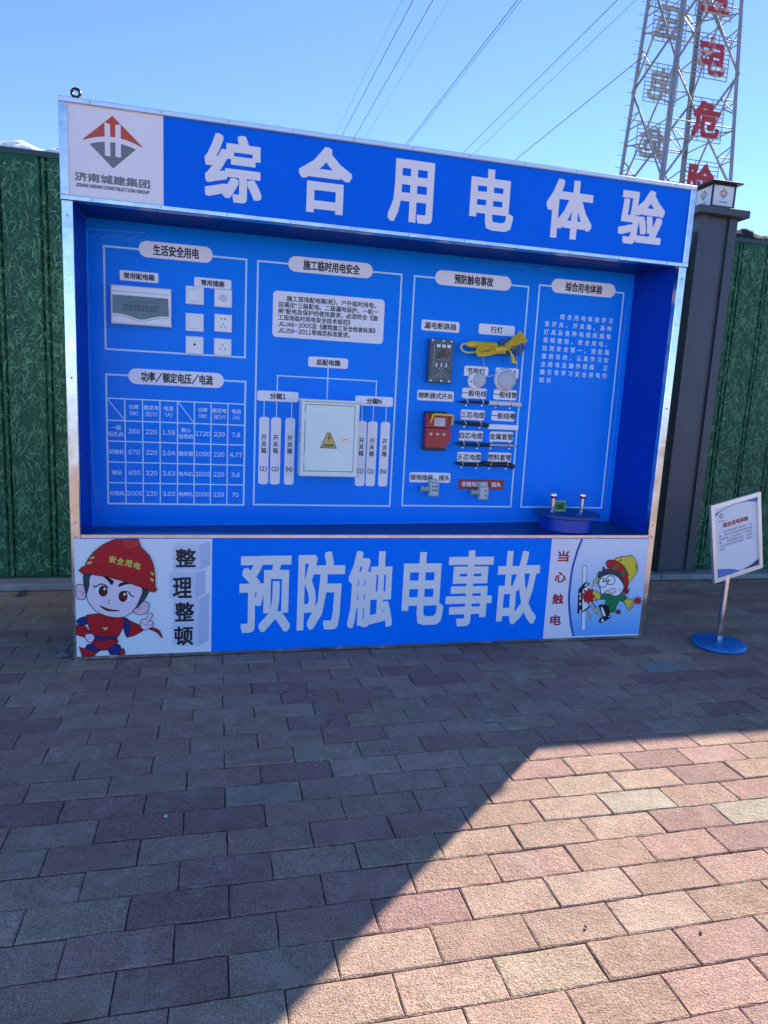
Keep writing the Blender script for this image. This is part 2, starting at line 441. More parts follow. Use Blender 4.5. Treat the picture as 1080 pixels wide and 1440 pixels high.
# ---- gate pillar with a lamp box
PIL = mat('grey_pillar_paint', (.062, .072, .088), .42, var=.16, vscale=3)
PILD = mat('grey_pillar_edge', (.055, .064, .08), .42, var=.16, vscale=3)
p0 = thing('gate_pillar', (4.18, 1.45, .03), 'dark grey square metal pillar with flat cap between the two fence runs', 'pillar')
X0, X1, Y0, Y1 = 4.02, 4.34, 1.29, 1.6
m = MB(); m.box(X0 + .03, X1 - .03, Y0 + .02, Y1 - .02, .034, 2.70); m.build('shaft', PIL, p0)
for xa, xb, sx in ((X0, X0 + .055, 1), (X1 - .055, X1, -1)):
    for ya, yb, sy in ((Y0, Y0 + .055, 1), (Y1 - .055, Y1, -1)):
        m = MB()
        yo = ya if sy > 0 else yb
        xo = xa if sx > 0 else xb
        m.box(min(xo, xo + sx * .012), max(xo, xo + sx * .012), ya, yb, .034, 2.70)
        m.box(min(xo + sx * .012, xo + sx * .07), max(xo + sx * .012, xo + sx * .07), min(yo, yo + sy * .012), max(yo, yo + sy * .012), .034, 2.70)
        m.build('corner_trim', PILD, p0)
m = MB(); m.box(X0 - .02, X1 + .02, Y0 - .02, Y1 + .02, .0345, .05); m.build('base_plate', PILD, p0)
m = MB(); m.bevbox(X0 - .055, X1 + .055, Y0 - .055, Y1 + .055, 2.70, 2.752, .004); m.build('cap', PILD, p0)
def emblem(mb_red, mb_grey, cx, cz, wd, y, fn=None, step=-.0004):
    """roof and keel of a rhombus with two white bars and a curved white band"""
    h = wd * .875
    def T(pts): return [(cx + x * wd, cz + z * wd) for x, z in pts]
    arc = lambda x, o: .11 - .42 * x * x + o
    left = [(-.5, .0), (-.25, .235), (0, .45)]
    # red roof pieces left of, between and right of the two bars
    bars = ((-.135, -.045), (.045, .135))
    roof = lambda x: .45 - abs(x) * .9 + .015
    band_t = lambda x: .11 - .46 * x * x
    band_b = lambda x: .02 - .46 * x * x
    keel = lambda x: -.42 + abs(x) * .93
    def seg(top, bot, xa, xb, n=8):
        xs = [xa + (xb - xa) * k / n for k in range(n + 1)]
        return [(x, bot(x)) for x in xs] + [(x, top(x)) for x in reversed(xs)]
    polys_r = [seg(roof, band_t, -.5, -.137), seg(roof, band_t, -.043, 0, 3), seg(roof, band_t, 0, .043, 3), seg(roof, band_t, .137, .5),
               seg(roof, lambda x: .30 + .55 * abs(x) * .6, -.137, -.043, 4), seg(roof, lambda x: .30 + .55 * abs(x) * .6, .043, .137, 4)]
    polys_g = [seg(band_b, keel, -.385, -.137), seg(band_b, keel, -.043, 0, 3), seg(band_b, keel, 0, .043, 3), seg(band_b, keel, .137, .385),
               seg(lambda x: -.22, keel, -.137, -.043, 3), seg(lambda x: -.22, keel, .043, .137, 3)]
    for mb, ps in ((mb_red, polys_r), (mb_grey, polys_g)):
        for p in ps:
            pts = T(p)
            tri = geometry.tessellate_polygon([[Vector((a, b, 0)) for a, b in pts]])
            mb.add([fn(a, b, y) if fn else (a, y, b) for a, b in pts], [tuple(t) for t in tri])
LANTW = mat('lamp_box_white', (.72, .74, .74), .35)
lb = thing('pillar_lamp_box', (4.23, 1.43, 2.752), 'black framed lamp box with white emblem panes on top of the grey pillar', 'lamp box')
a0, a1, b0, b1, zc0, zc1 = 4.13, 4.325, 1.335, 1.53, 2.79, 2.93
m = MB(); m.box(a0 + .012, a1 - .012, b0 + .012, b1 - .012, 2.752, 2.775); m.build('foot', BLACKP, lb)
m = MB(); m.box(a0 - .002, a1 + .002, b0 - .002, b1 + .002, 2.775, zc0)
m.box(a0 - .002, a1 + .002, b0 - .002, b1 + .002, zc1, zc1 + .012)
for x in (a0 - .002, a1 - .009):
    for y in (b0 - .002, b1 - .009): m.box(x, x + .011, y, y + .011, zc0, zc1)
m.build('frame', BLACKP, lb)
m = MB(); m.bevbox(a0 - .035, a1 + .035, b0 - .035, b1 + .035, zc1 + .012, zc1 + .024, .003); m.build('roof', BLACKP, lb)
for side in ('front', 'left'):
    if side == 'front': fn = lambda x, z, y: (x, b0 + .004 - y, z); c = (a0 + a1) / 2; lo, hi = a0 + .0095, a1 - .0095
    else: fn = lambda x, z, y: (a0 + .004 - y, x, z); c = (b0 + b1) / 2; lo, hi = b0 + .0095, b1 - .0095
    m = MB(); m.quad(fn(lo, zc0 + .001, 0), fn(hi, zc0 + .001, 0), fn(hi, zc1 - .001, 0), fn(lo, zc1 - .001, 0)); pn = m.build('pane', LANTW, lb)
    r_, g_ = MB(), MB(); emblem(r_, g_, c, 2.875, .08 if side == 'front' else .08, .001, fn)
    flip = -1 if side == 'left' else 1
    put(g_, '济南城建集团', c - .036, c + .036, 2.812, 2.826, .001, fn=(fn if side == 'front' else (lambda x, z, y: fn(2 * c - x, z, y))))
    r_.build('emblem_roof', LOGORED, pn); g_.build('emblem_keel', LOGOGREY, pn)
m = MB(); m.quad((a0 + .01, b1 - .004, zc0), (a1 - .01, b1 - .004, zc0), (a1 - .01, b1 - .004, zc1), (a0 + .01, b1 - .004, zc1)); m.build('pane', LANTW, lb)
m = MB(); m.quad((a1 - .004, b0 + .01, zc0), (a1 - .004, b1 - .01, zc0), (a1 - .004, b1 - .01, zc1), (a1 - .004, b0 + .01, zc1)); m.build('pane', LANTW, lb)

# ---- crumpled sheets on the fence tops
def crumple(name, x0, x1, hs, m_, label, cat, y0=FY + .05):
    mb = MB(); n = 44; k_ = 9; rr = random.Random(len(name) * 7 + int(x0 * 10)); V = []
    for i in range(n + 1):
        x = x0 + (x1 - x0) * i / n
        h = 0
        for (a, b), (c, d) in zip(hs, hs[1:]):
            if a <= x <= c: h = b + (d - b) * (x - a) / (c - a)
        for k in range(k_ + 1):
            t = k / k_; prof = math.sin(math.pi * t) ** .7
            V.append((x + rr.gauss(0, .008), y0 + .36 * t + rr.gauss(0, .01), FH - .12 + .12 * min(1, prof * 2.2) + (h + .095) * prof + rr.gauss(0, .0035)))
    F = [(i * (k_ + 1) + k, (i + 1) * (k_ + 1) + k, (i + 1) * (k_ + 1) + k + 1, i * (k_ + 1) + k + 1) for i in range(n) for k in range(k_)]
    mb.add(V, F)
    return tag(mb.build(name, m_, None, True), label, cat)
TARP = mat('white_tarpaulin', (.75, .78, .8), .5, var=.08, vscale=9)
DTARP = mat('dark_tarpaulin', (.035, .045, .05), .95, spec=.05, var=.3, vscale=14)
crumple('tarpaulin', -1.6, -.2, [(-1.6, .0), (-1.2, .02), (-.9, .0), (-.68, .012), (-.56, .042), (-.5, .038), (-.44, .008), (-.36, .008), (-.3, .02), (-.2, .0)], TARP,
        'crumpled white tarpaulin bunched along the top of the green fence', 'tarpaulin')
crumple('tarpaulin', 4.38, 5.5, [(4.38, 0), (4.45, .01), (4.56, .045), (4.62, .065), (4.72, .03), (4.82, .02), (4.95, .05), (5.1, .02), (5.5, 0)], DTARP,
        'dark sheet humped over the fence top right of the pillar', 'tarpaulin')

# ================================================================== LATTICE PYLON, ITS LETTER SIGNS AND THE LINES
PSTEEL = mat('galvanised_steel', (.28, .29, .31), .5, .35, var=.15, vscale=2)
PCX, PCY = 16.39, 19.767
half = lambda z: (3.2206 + (2.16235 - 3.2206) * (z - 4) / 12) / 2
pyl = thing('lattice_pylon', (PCX, PCY, 0), 'tall grey lattice steel pylon rising behind the pillar', 'pylon')
def corner(k, z):
    sx, sy = ((-1, -1), (1, -1), (1, 1), (-1, 1))[k]; h = half(z)
    return Vector((PCX + sx * h, PCY + sy * h, z))
ZT = 25.0
for k in range(4):
    sx, sy = ((-1, -1), (1, -1), (1, 1), (-1, 1))[k]; mb = MB(); wl, th = .14, .016
    a, b = corner(k, 0), corner(k, ZT)
    for (fx, fy) in ((1, 0), (0, 1)):
        vs = []
        for p in (a, b):
            q = p + Vector((-sx * wl * fx, -sy * wl * fy, 0)); off = Vector((-sx * th * fy, -sy * th * fx, 0))
            vs += [p, q, q + off, p + off]
        mb.add(vs, [(0, 1, 5, 4), (1, 2, 6, 5), (2, 3, 7, 6), (3, 0, 4, 7), (0, 3, 2, 1), (4, 5, 6, 7)])
    for z in [i * .42 for i in range(8, 58)]:
        if k == 3: p = corner(k, z); mb.tube([p, p + Vector((-.2, .02, 0))], .009, 4)
    mb.build('leg', PSTEEL, pyl)
nodes = [1.5, 5.2, 8.9, 12.6, 16.3, 20.0, 23.0]
def bar(mb, a, b, r):
    mb.tube([a, b], r, 4, caps=True)
for f in range(4):
    k0, k1 = f, (f + 1) % 4
    for z0, z1 in zip(nodes, nodes[1:]):
        mb = MB()
        A, B, C_, D = corner(k0, z0), corner(k1, z0), corner(k1, z1), corner(k0, z1)
        zx = z0 + (z1 - z0) * half(z0) / (half(z0) + half(z1)); X = Vector((PCX, PCY, zx)) + (corner(k0, zx) + corner(k1, zx)) / 2 - Vector((PCX, PCY, zx))
        inw = (Vector((PCX, PCY, zx)) - X).normalized() * .05
        bar(mb, A, C_, .042); bar(mb, B + inw, D + inw, .042)
        for (P0, zz) in ((A, .5), (B, .5), (C_, .5), (D, .5)):
            M = (P0 + X) / 2; kk = k0 if (P0 - A).length < .01 or (P0 - D).length < .01 else k1
            L1 = corner(kk, M.z); L2 = corner(kk, X.z)
            bar(mb, M, L1, .024); bar(mb, M, corner(kk, (M.z + X.z) / 2 + (.0)), .022)
        bar(mb, corner(k0, zx), X, .024); bar(mb, X, corner(k1, zx), .024)
        mb.build('face_bracing', PSTEEL, pyl)
for z0, z1 in zip(nodes, nodes[1:]):
    mb = MB(); zx = (z0 + z1) / 2
    bar(mb, corner(0, zx), corner(2, zx), .026); bar(mb, corner(1, zx + .05), corner(3, zx + .05), .026)
    mb.build('plan_bracing', PSTEEL, pyl)

SREDP = mat('weathered_red_letter', (.42, .032, .04), .6, var=.5, vscale=5)
SPALE = mat('pale_letter_back', (.5, .53, .5), .6, var=.2, vscale=4)
def peeling(name, amount):
    m = bpy.data.materials.new(name); m.use_nodes = True
    n = m.node_tree.nodes; l = m.node_tree.links; p = n['Principled BSDF']; p.inputs['Roughness'].default_value = .6
    tc = n.new('ShaderNodeTexCoord'); no = n.new('ShaderNodeTexNoise'); no.inputs['Scale'].default_value = 3.2; no.inputs['Detail'].default_value = 7; no.inputs['Roughness'].default_value = .7
    l.new(tc.outputs['Object'], no.inputs['Vector'])
    cr = n.new('ShaderNodeValToRGB'); l.new(no.outputs[0], cr.inputs[0]); l.new(cr.outputs[0], p.inputs['Base Color'])
    e = cr.color_ramp.elements; e[0].position = amount - .03; e[0].color = (.52, .5, .5, 1); e[1].position = amount + .03; e[1].color = (.4, .03, .04, 1)
    return m
SPEEL = peeling('peeling_red_paint', .45); SWORN = peeling('worn_red_paint', .36)
SGRID = mat('sign_grid_steel', (.3, .32, .33), .5, .4)
def letter_sign(ch, xc, zc, yface, m_, label, mirror, patches=0):
    root = thing('letter_sign', (xc, yface, zc), label, 'sign', 'large characters mounted on the lattice pylon')
    g = MB(); wd, ht = .68, .66
    d = -1 if not mirror else 1
    for k in range(11):
        z = zc - ht + 2 * ht * k / 10; g.box(xc - wd, xc + wd, yface - .012, yface + .012, z - .011, z + .011)
    for k in range(4):
        x = xc - wd + 2 * wd * k / 3; g.box(x - .012, x + .012, yface + .012, yface + .03, zc - ht, zc + ht)
    g.build('support_grid', SGRID, root)
    t = MB(); ya = yface + d * .05
    fn = (lambda x, z, y: (2 * xc - x, y, z)) if mirror else None
    put(t, ch, xc - .53, xc + .53, zc - .56, zc + .56, ya, bold=.035, ring=RING, fn=fn, step=.0008)
    o = t.build('character', m_, root)
    if patches:
        b = MB(); rr = random.Random(5)
        put(b, ch, xc - .50, xc + .56, zc - .59, zc + .53, ya + .028, bold=.03, ring=RING, fn=fn, step=.0008)
        b.build('letter_edge', SPALE, root)
    return root
yf = PCY - half(11) - .12
for ch, u, v, lab in (('压', 1007, -6, 'peeling red character sign at the very top edge of the photo, highest on the pylon'),
                      ('电', 1001, 80, 'peeling red and white character sign in the middle of the pylon front'),
                      ('危', 992, 169, 'solid red character sign on the pylon, second one above the grey pillar'),
                      ('险', 984, 256, 'red character sign on the pylon half hidden behind the lamp box')):
    x, z = at(u, v, yf); letter_sign(ch, x, z, yf, {'电': SPEEL, '压': SPEEL, '险': SWORN}.get(ch, SREDP), lab, False, 1)
yb_ = PCY + half(12) + .1
for ch, u, v, lab in (('压', 943, 32, 'pale back of a character sign, topmost of three on the far pylon side'),
                      ('电', 930, 118, 'pale back of a character sign, middle one of three on the far pylon side'),
                      ('危', 918, 200, 'lowest pale back of a character sign, just above the blue header')):
    x, z = at(u, v, yb_); letter_sign(ch, x, z, yb_, SPALE, lab, True)

WIRE = mat('power_line_wire', (.05, .055, .06), .6)
dv = RT * ((270 - 540) / 960) + DN * ((593 - 720) / 960) + FW; dv.normalize()
def wire(u, v, dist, r, label, ahead=260, back=70, sag=0.):
    d = (RT * ((u - 540) / 960) + DN * ((v - 720) / 960) + FW).normalized(); p = EYE + d * dist
    n = 24; pts = []
    for k in range(n + 1):
        s = -back + (ahead + back) * k / n; q = p + dv * s
        pts.append(q)
    mb = MB(); mb.tube(pts, r, 5)
    return tag(mb.build('power_line', WIRE), label, 'power line', 'overhead power lines crossing the sky')
wire(581, 0, 30, .013, 'dark overhead wire, left one of the steep pair crossing the sky')
wire(609, 0, 30, .013, 'dark overhead wire, right one of the steep pair crossing the sky')
wire(566, 0, 46, .007, 'faint hair-thin wire just left of the steep pair of wires')
wire(631, 0, 46, .007, 'faint hair-thin wire just right of the steep pair of wires')
wire(728, 0, 32, .015, 'thicker overhead wire in the middle of the sky, upper of a close double')
wire(733, 0, 34, .011, 'thin overhead wire hugging the thicker middle wire')
wire(868, 0, 30, .012, 'overhead wire sloping to the board between the double wire and the pylon')
wire(894, 0, 34, .009, 'thinner overhead wire just right of the sloping wire near the pylon')
wire(893.7, 88, 25, .012, 'lowest overhead wire, fixed to the left leg of the pylon', back=0.2)

# ================================================================== THE DISPLAY BOARD
BW, BH, D = 3.016, 2.43, .30
bd = thing('display_board', (0, 0, 0), 'large blue and white electrical safety display board with steel frame', 'display board')
YP = -.006                                                     # front of the steel frame
for x0, x1 in ((0, .043), (2.973, BW)):
    m = MB(); m.bevbox(x0, x1, YP, .036, 0, 2.03, .003); m.build('post', STEEL, bd)
    m = MB(); m.bevbox(x0, x1, D + .03, D + .07, 0, 2.40, .003); m.build('rear_post', STEEL, bd)
m = MB(); m.bevbox(.043, 2.973, YP + .001, .03, .585, .603, .002); m.build('counter_rail', STEEL, bd)
m = MB(); m.bevbox(.043, 2.973, YP + .001, .03, .004, .022, .002); m.build('bottom_rail', STEEL, bd)
for x in (.02, 1.5, 2.99):
    m = MB(); m.box(x - .03, x + .03, -.002, .05, 0, .004); m.build('foot_plate', STEEL, bd)
RIV = mat('frame_screw', (.45, .45, .45), .35, .9)
m = MB()
for x in (.022, 2.994):
    for z in (.594, .66, 1.3, 1.97): m.lathe((x, YP - .0002, z), [(.0055, 0), (.005, .002), (.001, .003)], 10, 'y')
m.build('post_screws', RIV, bd, True)
m = MB()
for i in range(11):
    x = .12 + i * .277
    for z, y in ((2.0405, -.0122), (2.419, -.0122)): m.lathe((x, y, z), [(.004, 0), (.0035, .0015), (.001, .0022)], 10, 'y')
m.build('rail_screws', RIV, bd, True)
# header
hd = MB(); hd.box(.03, BW - .03, 0, .30, 2.051, 2.408); head = hd.build('header_panel', BLUE, bd)
for n_, b in (('header_top_rail', (-.002, BW + .002, -.012, .325, 2.408, 2.43)), ('header_bottom_rail', (-.002, BW + .002, -.012, .03, 2.03, 2.051))):
    m = MB(); m.bevbox(*b, .003); m.build(n_, STEEL if 'bottom' in n_ else ALU, bd)
for x0, x1 in ((-.002, .03), (BW - .03, BW + .002)):
    m = MB(); m.bevbox(x0, x1, -.011, .325, 2.051, 2.408, .003); m.build('header_side_rail', STEEL, bd)
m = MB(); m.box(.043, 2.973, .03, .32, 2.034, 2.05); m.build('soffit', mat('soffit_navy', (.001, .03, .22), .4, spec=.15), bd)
m = MB(); m.rect(.03, .407, 2.051, 2.408, -.0005); lp = m.build('logo_panel', WHITE, head)
r_, g_ = MB(), MB(); emblem(r_, g_, .205, 2.275, .232, -.0011); 
put(g_, '济南城建集团', .053, .352, 2.113, 2.149, -.0011, bold=.0014)
put(g_, 'JINAN URBAN CONSTRUCTION GROUP', .055, .35, 2.090, 2.105, -.0011, bold=.0011)
r_.build('emblem_roof', LOGORED, head); g_.build('emblem_and_company_name', LOGOGREY, head)
for ch, x0, x1, z0, z1 in (('综', .577, .822, 2.097, 2.374), ('合', .984, 1.226, 2.094, 2.376), ('用', 1.4, 1.616, 2.095, 2.37),
                           ('电', 1.799, 2.024, 2.104, 2.377), ('体', 2.194, 2.447, 2.104, 2.379), ('验', 2.596, 2.852, 2.116, 2.381)):
    t = MB(); put(t, ch, x0, x1, z0, z1, -.001, bold=.0080, ring=RING); t.build('white_character', WHITE, head)
m = MB(); m.tube([(.062 + .016 * math.cos(a), .02, 2.457 + .016 * math.sin(a)) for a in [math.pi * 2 * k / 24 for k in range(24)]], .0065, 8, closed=True)
m.box(.048, .076, .012, .028, 2.429, 2.444); m.build('lifting_eye', BLACKP, bd, True)
# recess: side sheets, back panel, counter
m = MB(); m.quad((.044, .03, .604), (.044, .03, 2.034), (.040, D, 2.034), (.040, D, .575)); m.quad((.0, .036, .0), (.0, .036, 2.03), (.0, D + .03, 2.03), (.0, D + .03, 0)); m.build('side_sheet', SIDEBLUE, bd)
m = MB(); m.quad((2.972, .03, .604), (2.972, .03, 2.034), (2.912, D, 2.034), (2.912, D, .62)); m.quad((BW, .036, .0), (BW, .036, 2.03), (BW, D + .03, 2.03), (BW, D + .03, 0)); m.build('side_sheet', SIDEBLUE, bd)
m = MB(); m.quad((0, D + .072, 0.02), (BW, D + .072, .02), (BW, D + .072, 2.43), (0, D + .072, 2.43)); m.build('rear_sheet', ALU, bd)
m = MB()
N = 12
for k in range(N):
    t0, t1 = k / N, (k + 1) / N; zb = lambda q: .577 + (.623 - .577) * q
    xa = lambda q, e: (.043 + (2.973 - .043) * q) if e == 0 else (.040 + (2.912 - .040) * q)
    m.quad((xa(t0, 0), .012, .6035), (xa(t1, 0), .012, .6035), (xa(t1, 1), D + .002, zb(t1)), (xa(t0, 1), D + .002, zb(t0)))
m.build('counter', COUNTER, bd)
m = MB(); GX, GZ = 46, 24                                       # stretched film, very slightly wavy, rounded towards the corners
def film_y(x, z):
    e = min((x - .04) / .12, (2.912 - x) / .12, (z - .575) / .1, (2.016 - z) / .1, 1)
    return D - .004 * max(0, 1 - max(e, 0)) ** 2 * -1 + .0
for i in range(GX):
    for j in range(GZ):
        q = []
        for a, b in ((i, j), (i + 1, j), (i + 1, j + 1), (i, j + 1)):
            x = .040 + (2.912 - .040) * a / GX; zb = .577 + .046 * a / GX; z = zb + (2.034 - zb) * b / GZ
            q.append((x, D, z))
        m.quad(*q)
back = m.build('back_panel', FILM, bd)
# creases of the protective film along its edges
CREASE = mat('film_crease', (.09, .28, .8), .3)
m = MB(); rr = random.Random(3)
edge = spline([(.047, 1.9), (.046, 1.4), (.05, 1.0), (.062, .70), (.085, .635), (.14, .605), (.4, .594), (.9, .597), (1.5, .605), (2.1, .616), (2.5, .63)], False, 8)
m.stroke(edge, .0032, D - .0006)
m.stroke(spline([(.047, 1.9), (.05, 1.975), (.075, 1.985), (.3, 1.99)], False, 6), .003, D - .0006)
m.stroke(spline([(2.87, .7), (2.882, 1.1), (2.878, 1.6), (2.885, 1.9)], False, 8), .004, D - .0006)
for k in range(9):
    x = .06 + k * .035 + rr.uniform(-.01, .01); m.stroke([(x, 1.945 + rr.uniform(-.01, .01)), (x + .05, 1.972 + rr.uniform(-.008, .008))], .0018, D - .0006)
for k in range(10):
    z = .64 + k * .016; m.stroke([(.066 + rr.uniform(-.004, .004), z + .02), (.074 + rr.uniform(-.004, .006), z)], .0016, D - .0006)
for k in range(7):
    x = 2.0 + k * .06; m.stroke([(x, 2.0 + rr.uniform(-.01, .01)), (x + .1, 2.012 + rr.uniform(-.006, .006))], .0016, D - .0006)
m.build('film_creases', CREASE, back)

# ---- prints on the back panel
Y1p, Y2p, Y3p = D - .0010, D - .0016, D - .0022
fr = MB()
def frame_lines(x0, x1, z0, z1, gap, wd=.0085):
    h = wd / 2
    fr.rect(x0 - h, x0 + h, z0 - h, z1 + h, Y1p); fr.rect(x1 - h, x1 + h, z0 - h, z1 + h, Y1p)
    fr.rect(x0 + h, x1 - h, z0 - h, z0 + h, Y1p); fr.rect(x0 + h, gap[0], z1 - h, z1 + h, Y1p); fr.rect(gap[1], x1 - h, z1 - h, z1 + h, Y1p)
FRAMES = [((.119, .772, 1.446, 1.915), (.273, .612), '生活安全用电', 1.919, (.338, .548)),
          ((.119, .777, .697, 1.327), (.220, .671), '功率/额定电压/电流', 1.325, (.277, .617)),
          ((.828, 1.560, .700, 1.914), (.976, 1.406), '施工临时用电安全', 1.916, (1.05, 1.338)),
          ((1.630, 2.273, .704, 1.913), (1.741, 2.170), '预防触电事故', 1.918, (1.847, 2.066)),
          ((2.337, 2.852, .704, 1.928), (2.406, 2.797), '综合用电体验', 1.933, (2.49, 2.715))]
tx = MB()
def label_plate(x0, x1, z0, z1, s, r, ink=(INK), plate=PANELWHITE, txt=None, bold=.0010, y0=None, h=None):
    m = MB(); pts = rrect_pts(x0, x1, z0, z1, r); y = y0 or D - .003
    m.plate(pts, y, D - .0003); o = m.build('name_plate', plate, bd)
    t = MB(); hh = h or (z1 - z0) * .62; zc = (z0 + z1) / 2
    if s:
        if txt: line(t, s, txt[0], txt[1], zc, hh, y - .0006, bold)
        else: line(t, s, None, None, zc, hh, y - .0006, bold, xc=(x0 + x1) / 2)
        t.build('lettering', ink, o)
    return o
for (x0, x1, z0, z1), gap, s, zc, txt in FRAMES:
    frame_lines(x0, x1, z0, z1, gap)
    label_plate(gap[0], gap[1], zc - .037, zc + .037, s, .037, txt=txt, h=.05 if '/' not in s else .05, bold=.0013)
# diagram lines of the third frame
def hl(x0, x1, z, wd=.006): fr.rect(x0, x1, z - wd / 2, z + wd / 2, Y1p)
def vl(x, z0, z1, wd=.006): fr.rect(x - wd / 2, x + wd / 2, z0, z1, Y1p + .0002)
hl(.933, 1.457, 1.366); vl(1.194, 1.25, 1.425); vl(.936, 1.28, 1.369); vl(1.454, 1.28, 1.369)
for x in (.872, .935, 1.012, 1.384, 1.444, 1.514): vl(x, 1.14, 1.25, .0045)
# table
xs = [.119, .202, .284, .365, .448, .529, .610, .692, .777]; zs = [1.214, 1.108, 1.007, .904, .8015, .697]
for z in zs[:-1]: fr.rect(.1233, .7727, z - .003, z + .003, Y1p)
for x in xs[1:-1]: fr.rect(x - .0028, x + .0028, .7013, 1.217, Y1p + .0002)
fr.stroke([(.122, 1.211), (.2, 1.111)], .004, Y1p - .0003); fr.stroke([(.451, 1.211), (.527, 1.111)], .004, Y1p - .0003)
fr.build('frame_lines', PALE, back)
tt = MB()
def cell(c, r, lines, h=.024):
    xc = (xs[c] + xs[c + 1]) / 2; zc = (zs[r] + zs[r + 1]) / 2; n = len(lines)
    for i, s in enumerate(lines):
        V, _ = glyphs(s); wn = (max(p[0] for p in V) - min(p[0] for p in V)) * h; mw = (xs[c + 1] - xs[c]) - .008
        z = zc + ((n - 1) / 2 - i) * h * 1.3
        if wn > mw: line(tt, s, xc - mw / 2, xc + mw / 2, z, h, Y1p, .0004)
        else: line(tt, s, None, None, z, h, Y1p, .0004, xc=xc)
for c0 in (0, 4):
    cell(c0 + 1, 0, ['功率', '(W)']); cell(c0 + 2, 0, ['额定电', '压(V)']); cell(c0 + 3, 0, ['电流', '(A)'])
TAB = [(['一般', '钻孔机'], '350', '220', '1.59', ['散心', '钻探机'], '1720', '220', '7.8'), (['研磨机'], '670', '220', '2.04', ['圆形锯'], '1050', '220', '4.77'),
       (['镂铣'], '800', '220', '3.63', ['热风机'], '2000', '220', '3.6'), (['切割机'], '2000', '220', '3.03', ['电焊机'], '2000', '220', '70')]
TAB[2] = (['锤钻'],) + TAB[2][1:]
for r, row in enumerate(TAB):
    for c, s in enumerate(row): cell(c, r + 1, s if isinstance(s, list) else [s], .024 if isinstance(s, list) else .03)
# right-hand paragraph, white on blue
PARA = ['综合用电体验学习', '各开关、开关箱、各种', '灯具及各种电线的规格', '说明使用，安全用电，', '达到安全第一、预防隐', '患的目的，认真学习安', '全用电及操作规程 正', '确引导学习安全用电的', '知识']
for i, s in enumerate(PARA):
    z = 1.772 - i * .0435; x0, x1 = 2.386 - i * .0006, 2.812
    if i == 0: x0 = 2.474
    if i == 8: x1 = 2.465
    if i == 3: x1 = 2.788
    # letters set one by one, widely spaced
    n = len(s); step = (x1 - x0) / n if i not in (0, 8) else (.0426 if i == 0 else .0426)
    if i == 3: step = .0426
    for k, ch in enumerate(s):
        if ch == ' ': continue
        xa = x0 + k * step; V, _ = glyphs(ch); ax = min(p[0] for p in V); bx = max(p[0] for p in V)
        line(tt, ch, xa + ax * .031, xa + bx * .031, z, .031, Y1p, .0007)
tt.build('table_and_paragraph_lettering', mat('pale_lettering', (.62, .8, .96), .4), back)
# text box
o = label_plate(.905, 1.477, 1.557, 1.781, '', .02)
t = MB(); y = D - .0036
BOX = [('施工现场配电箱(柜)、户外临时用电，', .972, 1.43), ('应满足“三级配电、二级漏电保护、一机一', .932, 1.444), ('闸”配电及保护的使用要求，必须符合《施', .932, 1.444),
       ('工现场临时用电安全技术规范》', .932, 1.30), ('JGJ46-2005及《建筑施工安全检查标准》', .932, 1.434), ('JGJ59-2011等规范标准要求。', .932, 1.300)]
for i, (s, a, b) in enumerate(BOX): line(t, s, a, b, 1.748 - i * .0315, .0285, y, .0006)
t.build('lettering', INK, o)
label_plate(1.090, 1.297, 1.420, 1.472, '总配电箱', .012); label_plate(.836, 1.046, 1.236, 1.288, '分箱1', .012); label_plate(1.342, 1.548, 1.236, 1.286, '分箱N', .012)
for (x0, x1), num in (((.849, .900), '(1)'), ((.909, .960), '(2)'), ((.982, 1.032), '(N)'), ((1.360, 1.412), '(1)'), ((1.418, 1.470), '(2)'), ((1.488, 1.539), '(N)')):
    m = MB(); m.plate(rrect_pts(x0, x1, .808, 1.155, .014), D - .003, D - .0003); o = m.build('name_plate', PANELWHITE, bd)
    t = MB(); xc = (x0 + x1) / 2
    for i, ch in enumerate('开关箱'): line(t, ch, None, None, 1.052 - i * .034, .03, D - .0036, .0006, xc=xc)
    line(t, num, None, None, .888, .029, D - .0036, .0006, xc=xc); t.build('lettering', INK, o)
label_plate(.187, .361, 1.768, 1.814, '常用配电箱', .008); label_plate(.526, .701, 1.766, 1.812, '常用插座', .008)
for x0, x1, zc, s in ((1.681, 1.892, 1.671, '漏电断路器'), (2.003, 2.211, 1.674, '行灯'), (1.680, 1.886, 1.306, '熔断器式开关'),
                      (1.936, 2.075, 1.448, '节能灯'), (2.118, 2.254, 1.449, '人行灯'),
                      (1.933, 2.074, 1.330, '一般电线'), (2.116, 2.254, 1.331, '一般线管'), (1.933, 2.073, 1.213, '三芯电缆'), (2.114, 2.252, 1.215, '一般线槽'),
                      (1.931, 2.071, 1.099, '四芯电缆'), (2.112, 2.251, 1.100, '金属套管'), (1.930, 2.070, .981, '五芯电缆'), (2.111, 2.250, .984, '塑料套管'),
                      (1.663, 1.898, .862, '接地插座、插头')):
    label_plate(x0, x1, zc - .0275, zc + .0275, s, .010, h=.036 if len(s) < 6 else .033, bold=.0007)
label_plate(1.947, 2.220, .802, .858, '非接地插座、插头', .006, ink=mat('plate_white_ink', (.75, .7, .72), .4), plate=mat('red_plate', (.3, .018, .03), .4), h=.03)

# ---- base panel with its prints
bp = MB(); bp.box(.0145, 2.98, -.0095, .028, .0225, .5845); base = bp.build('base_panel', mat('bright_blue_print', (.0005, .2, .92), .4, spec=.05, var=.05, vscale=1.4), bd)
PZ0, PZ1 = .0225, .5845
m = MB(); m.rect(.015, .622, PZ0, PZ1, -.0101); m.build('left_print', mat('pale_lilac_print', (.82, .84, .9), .4), base)
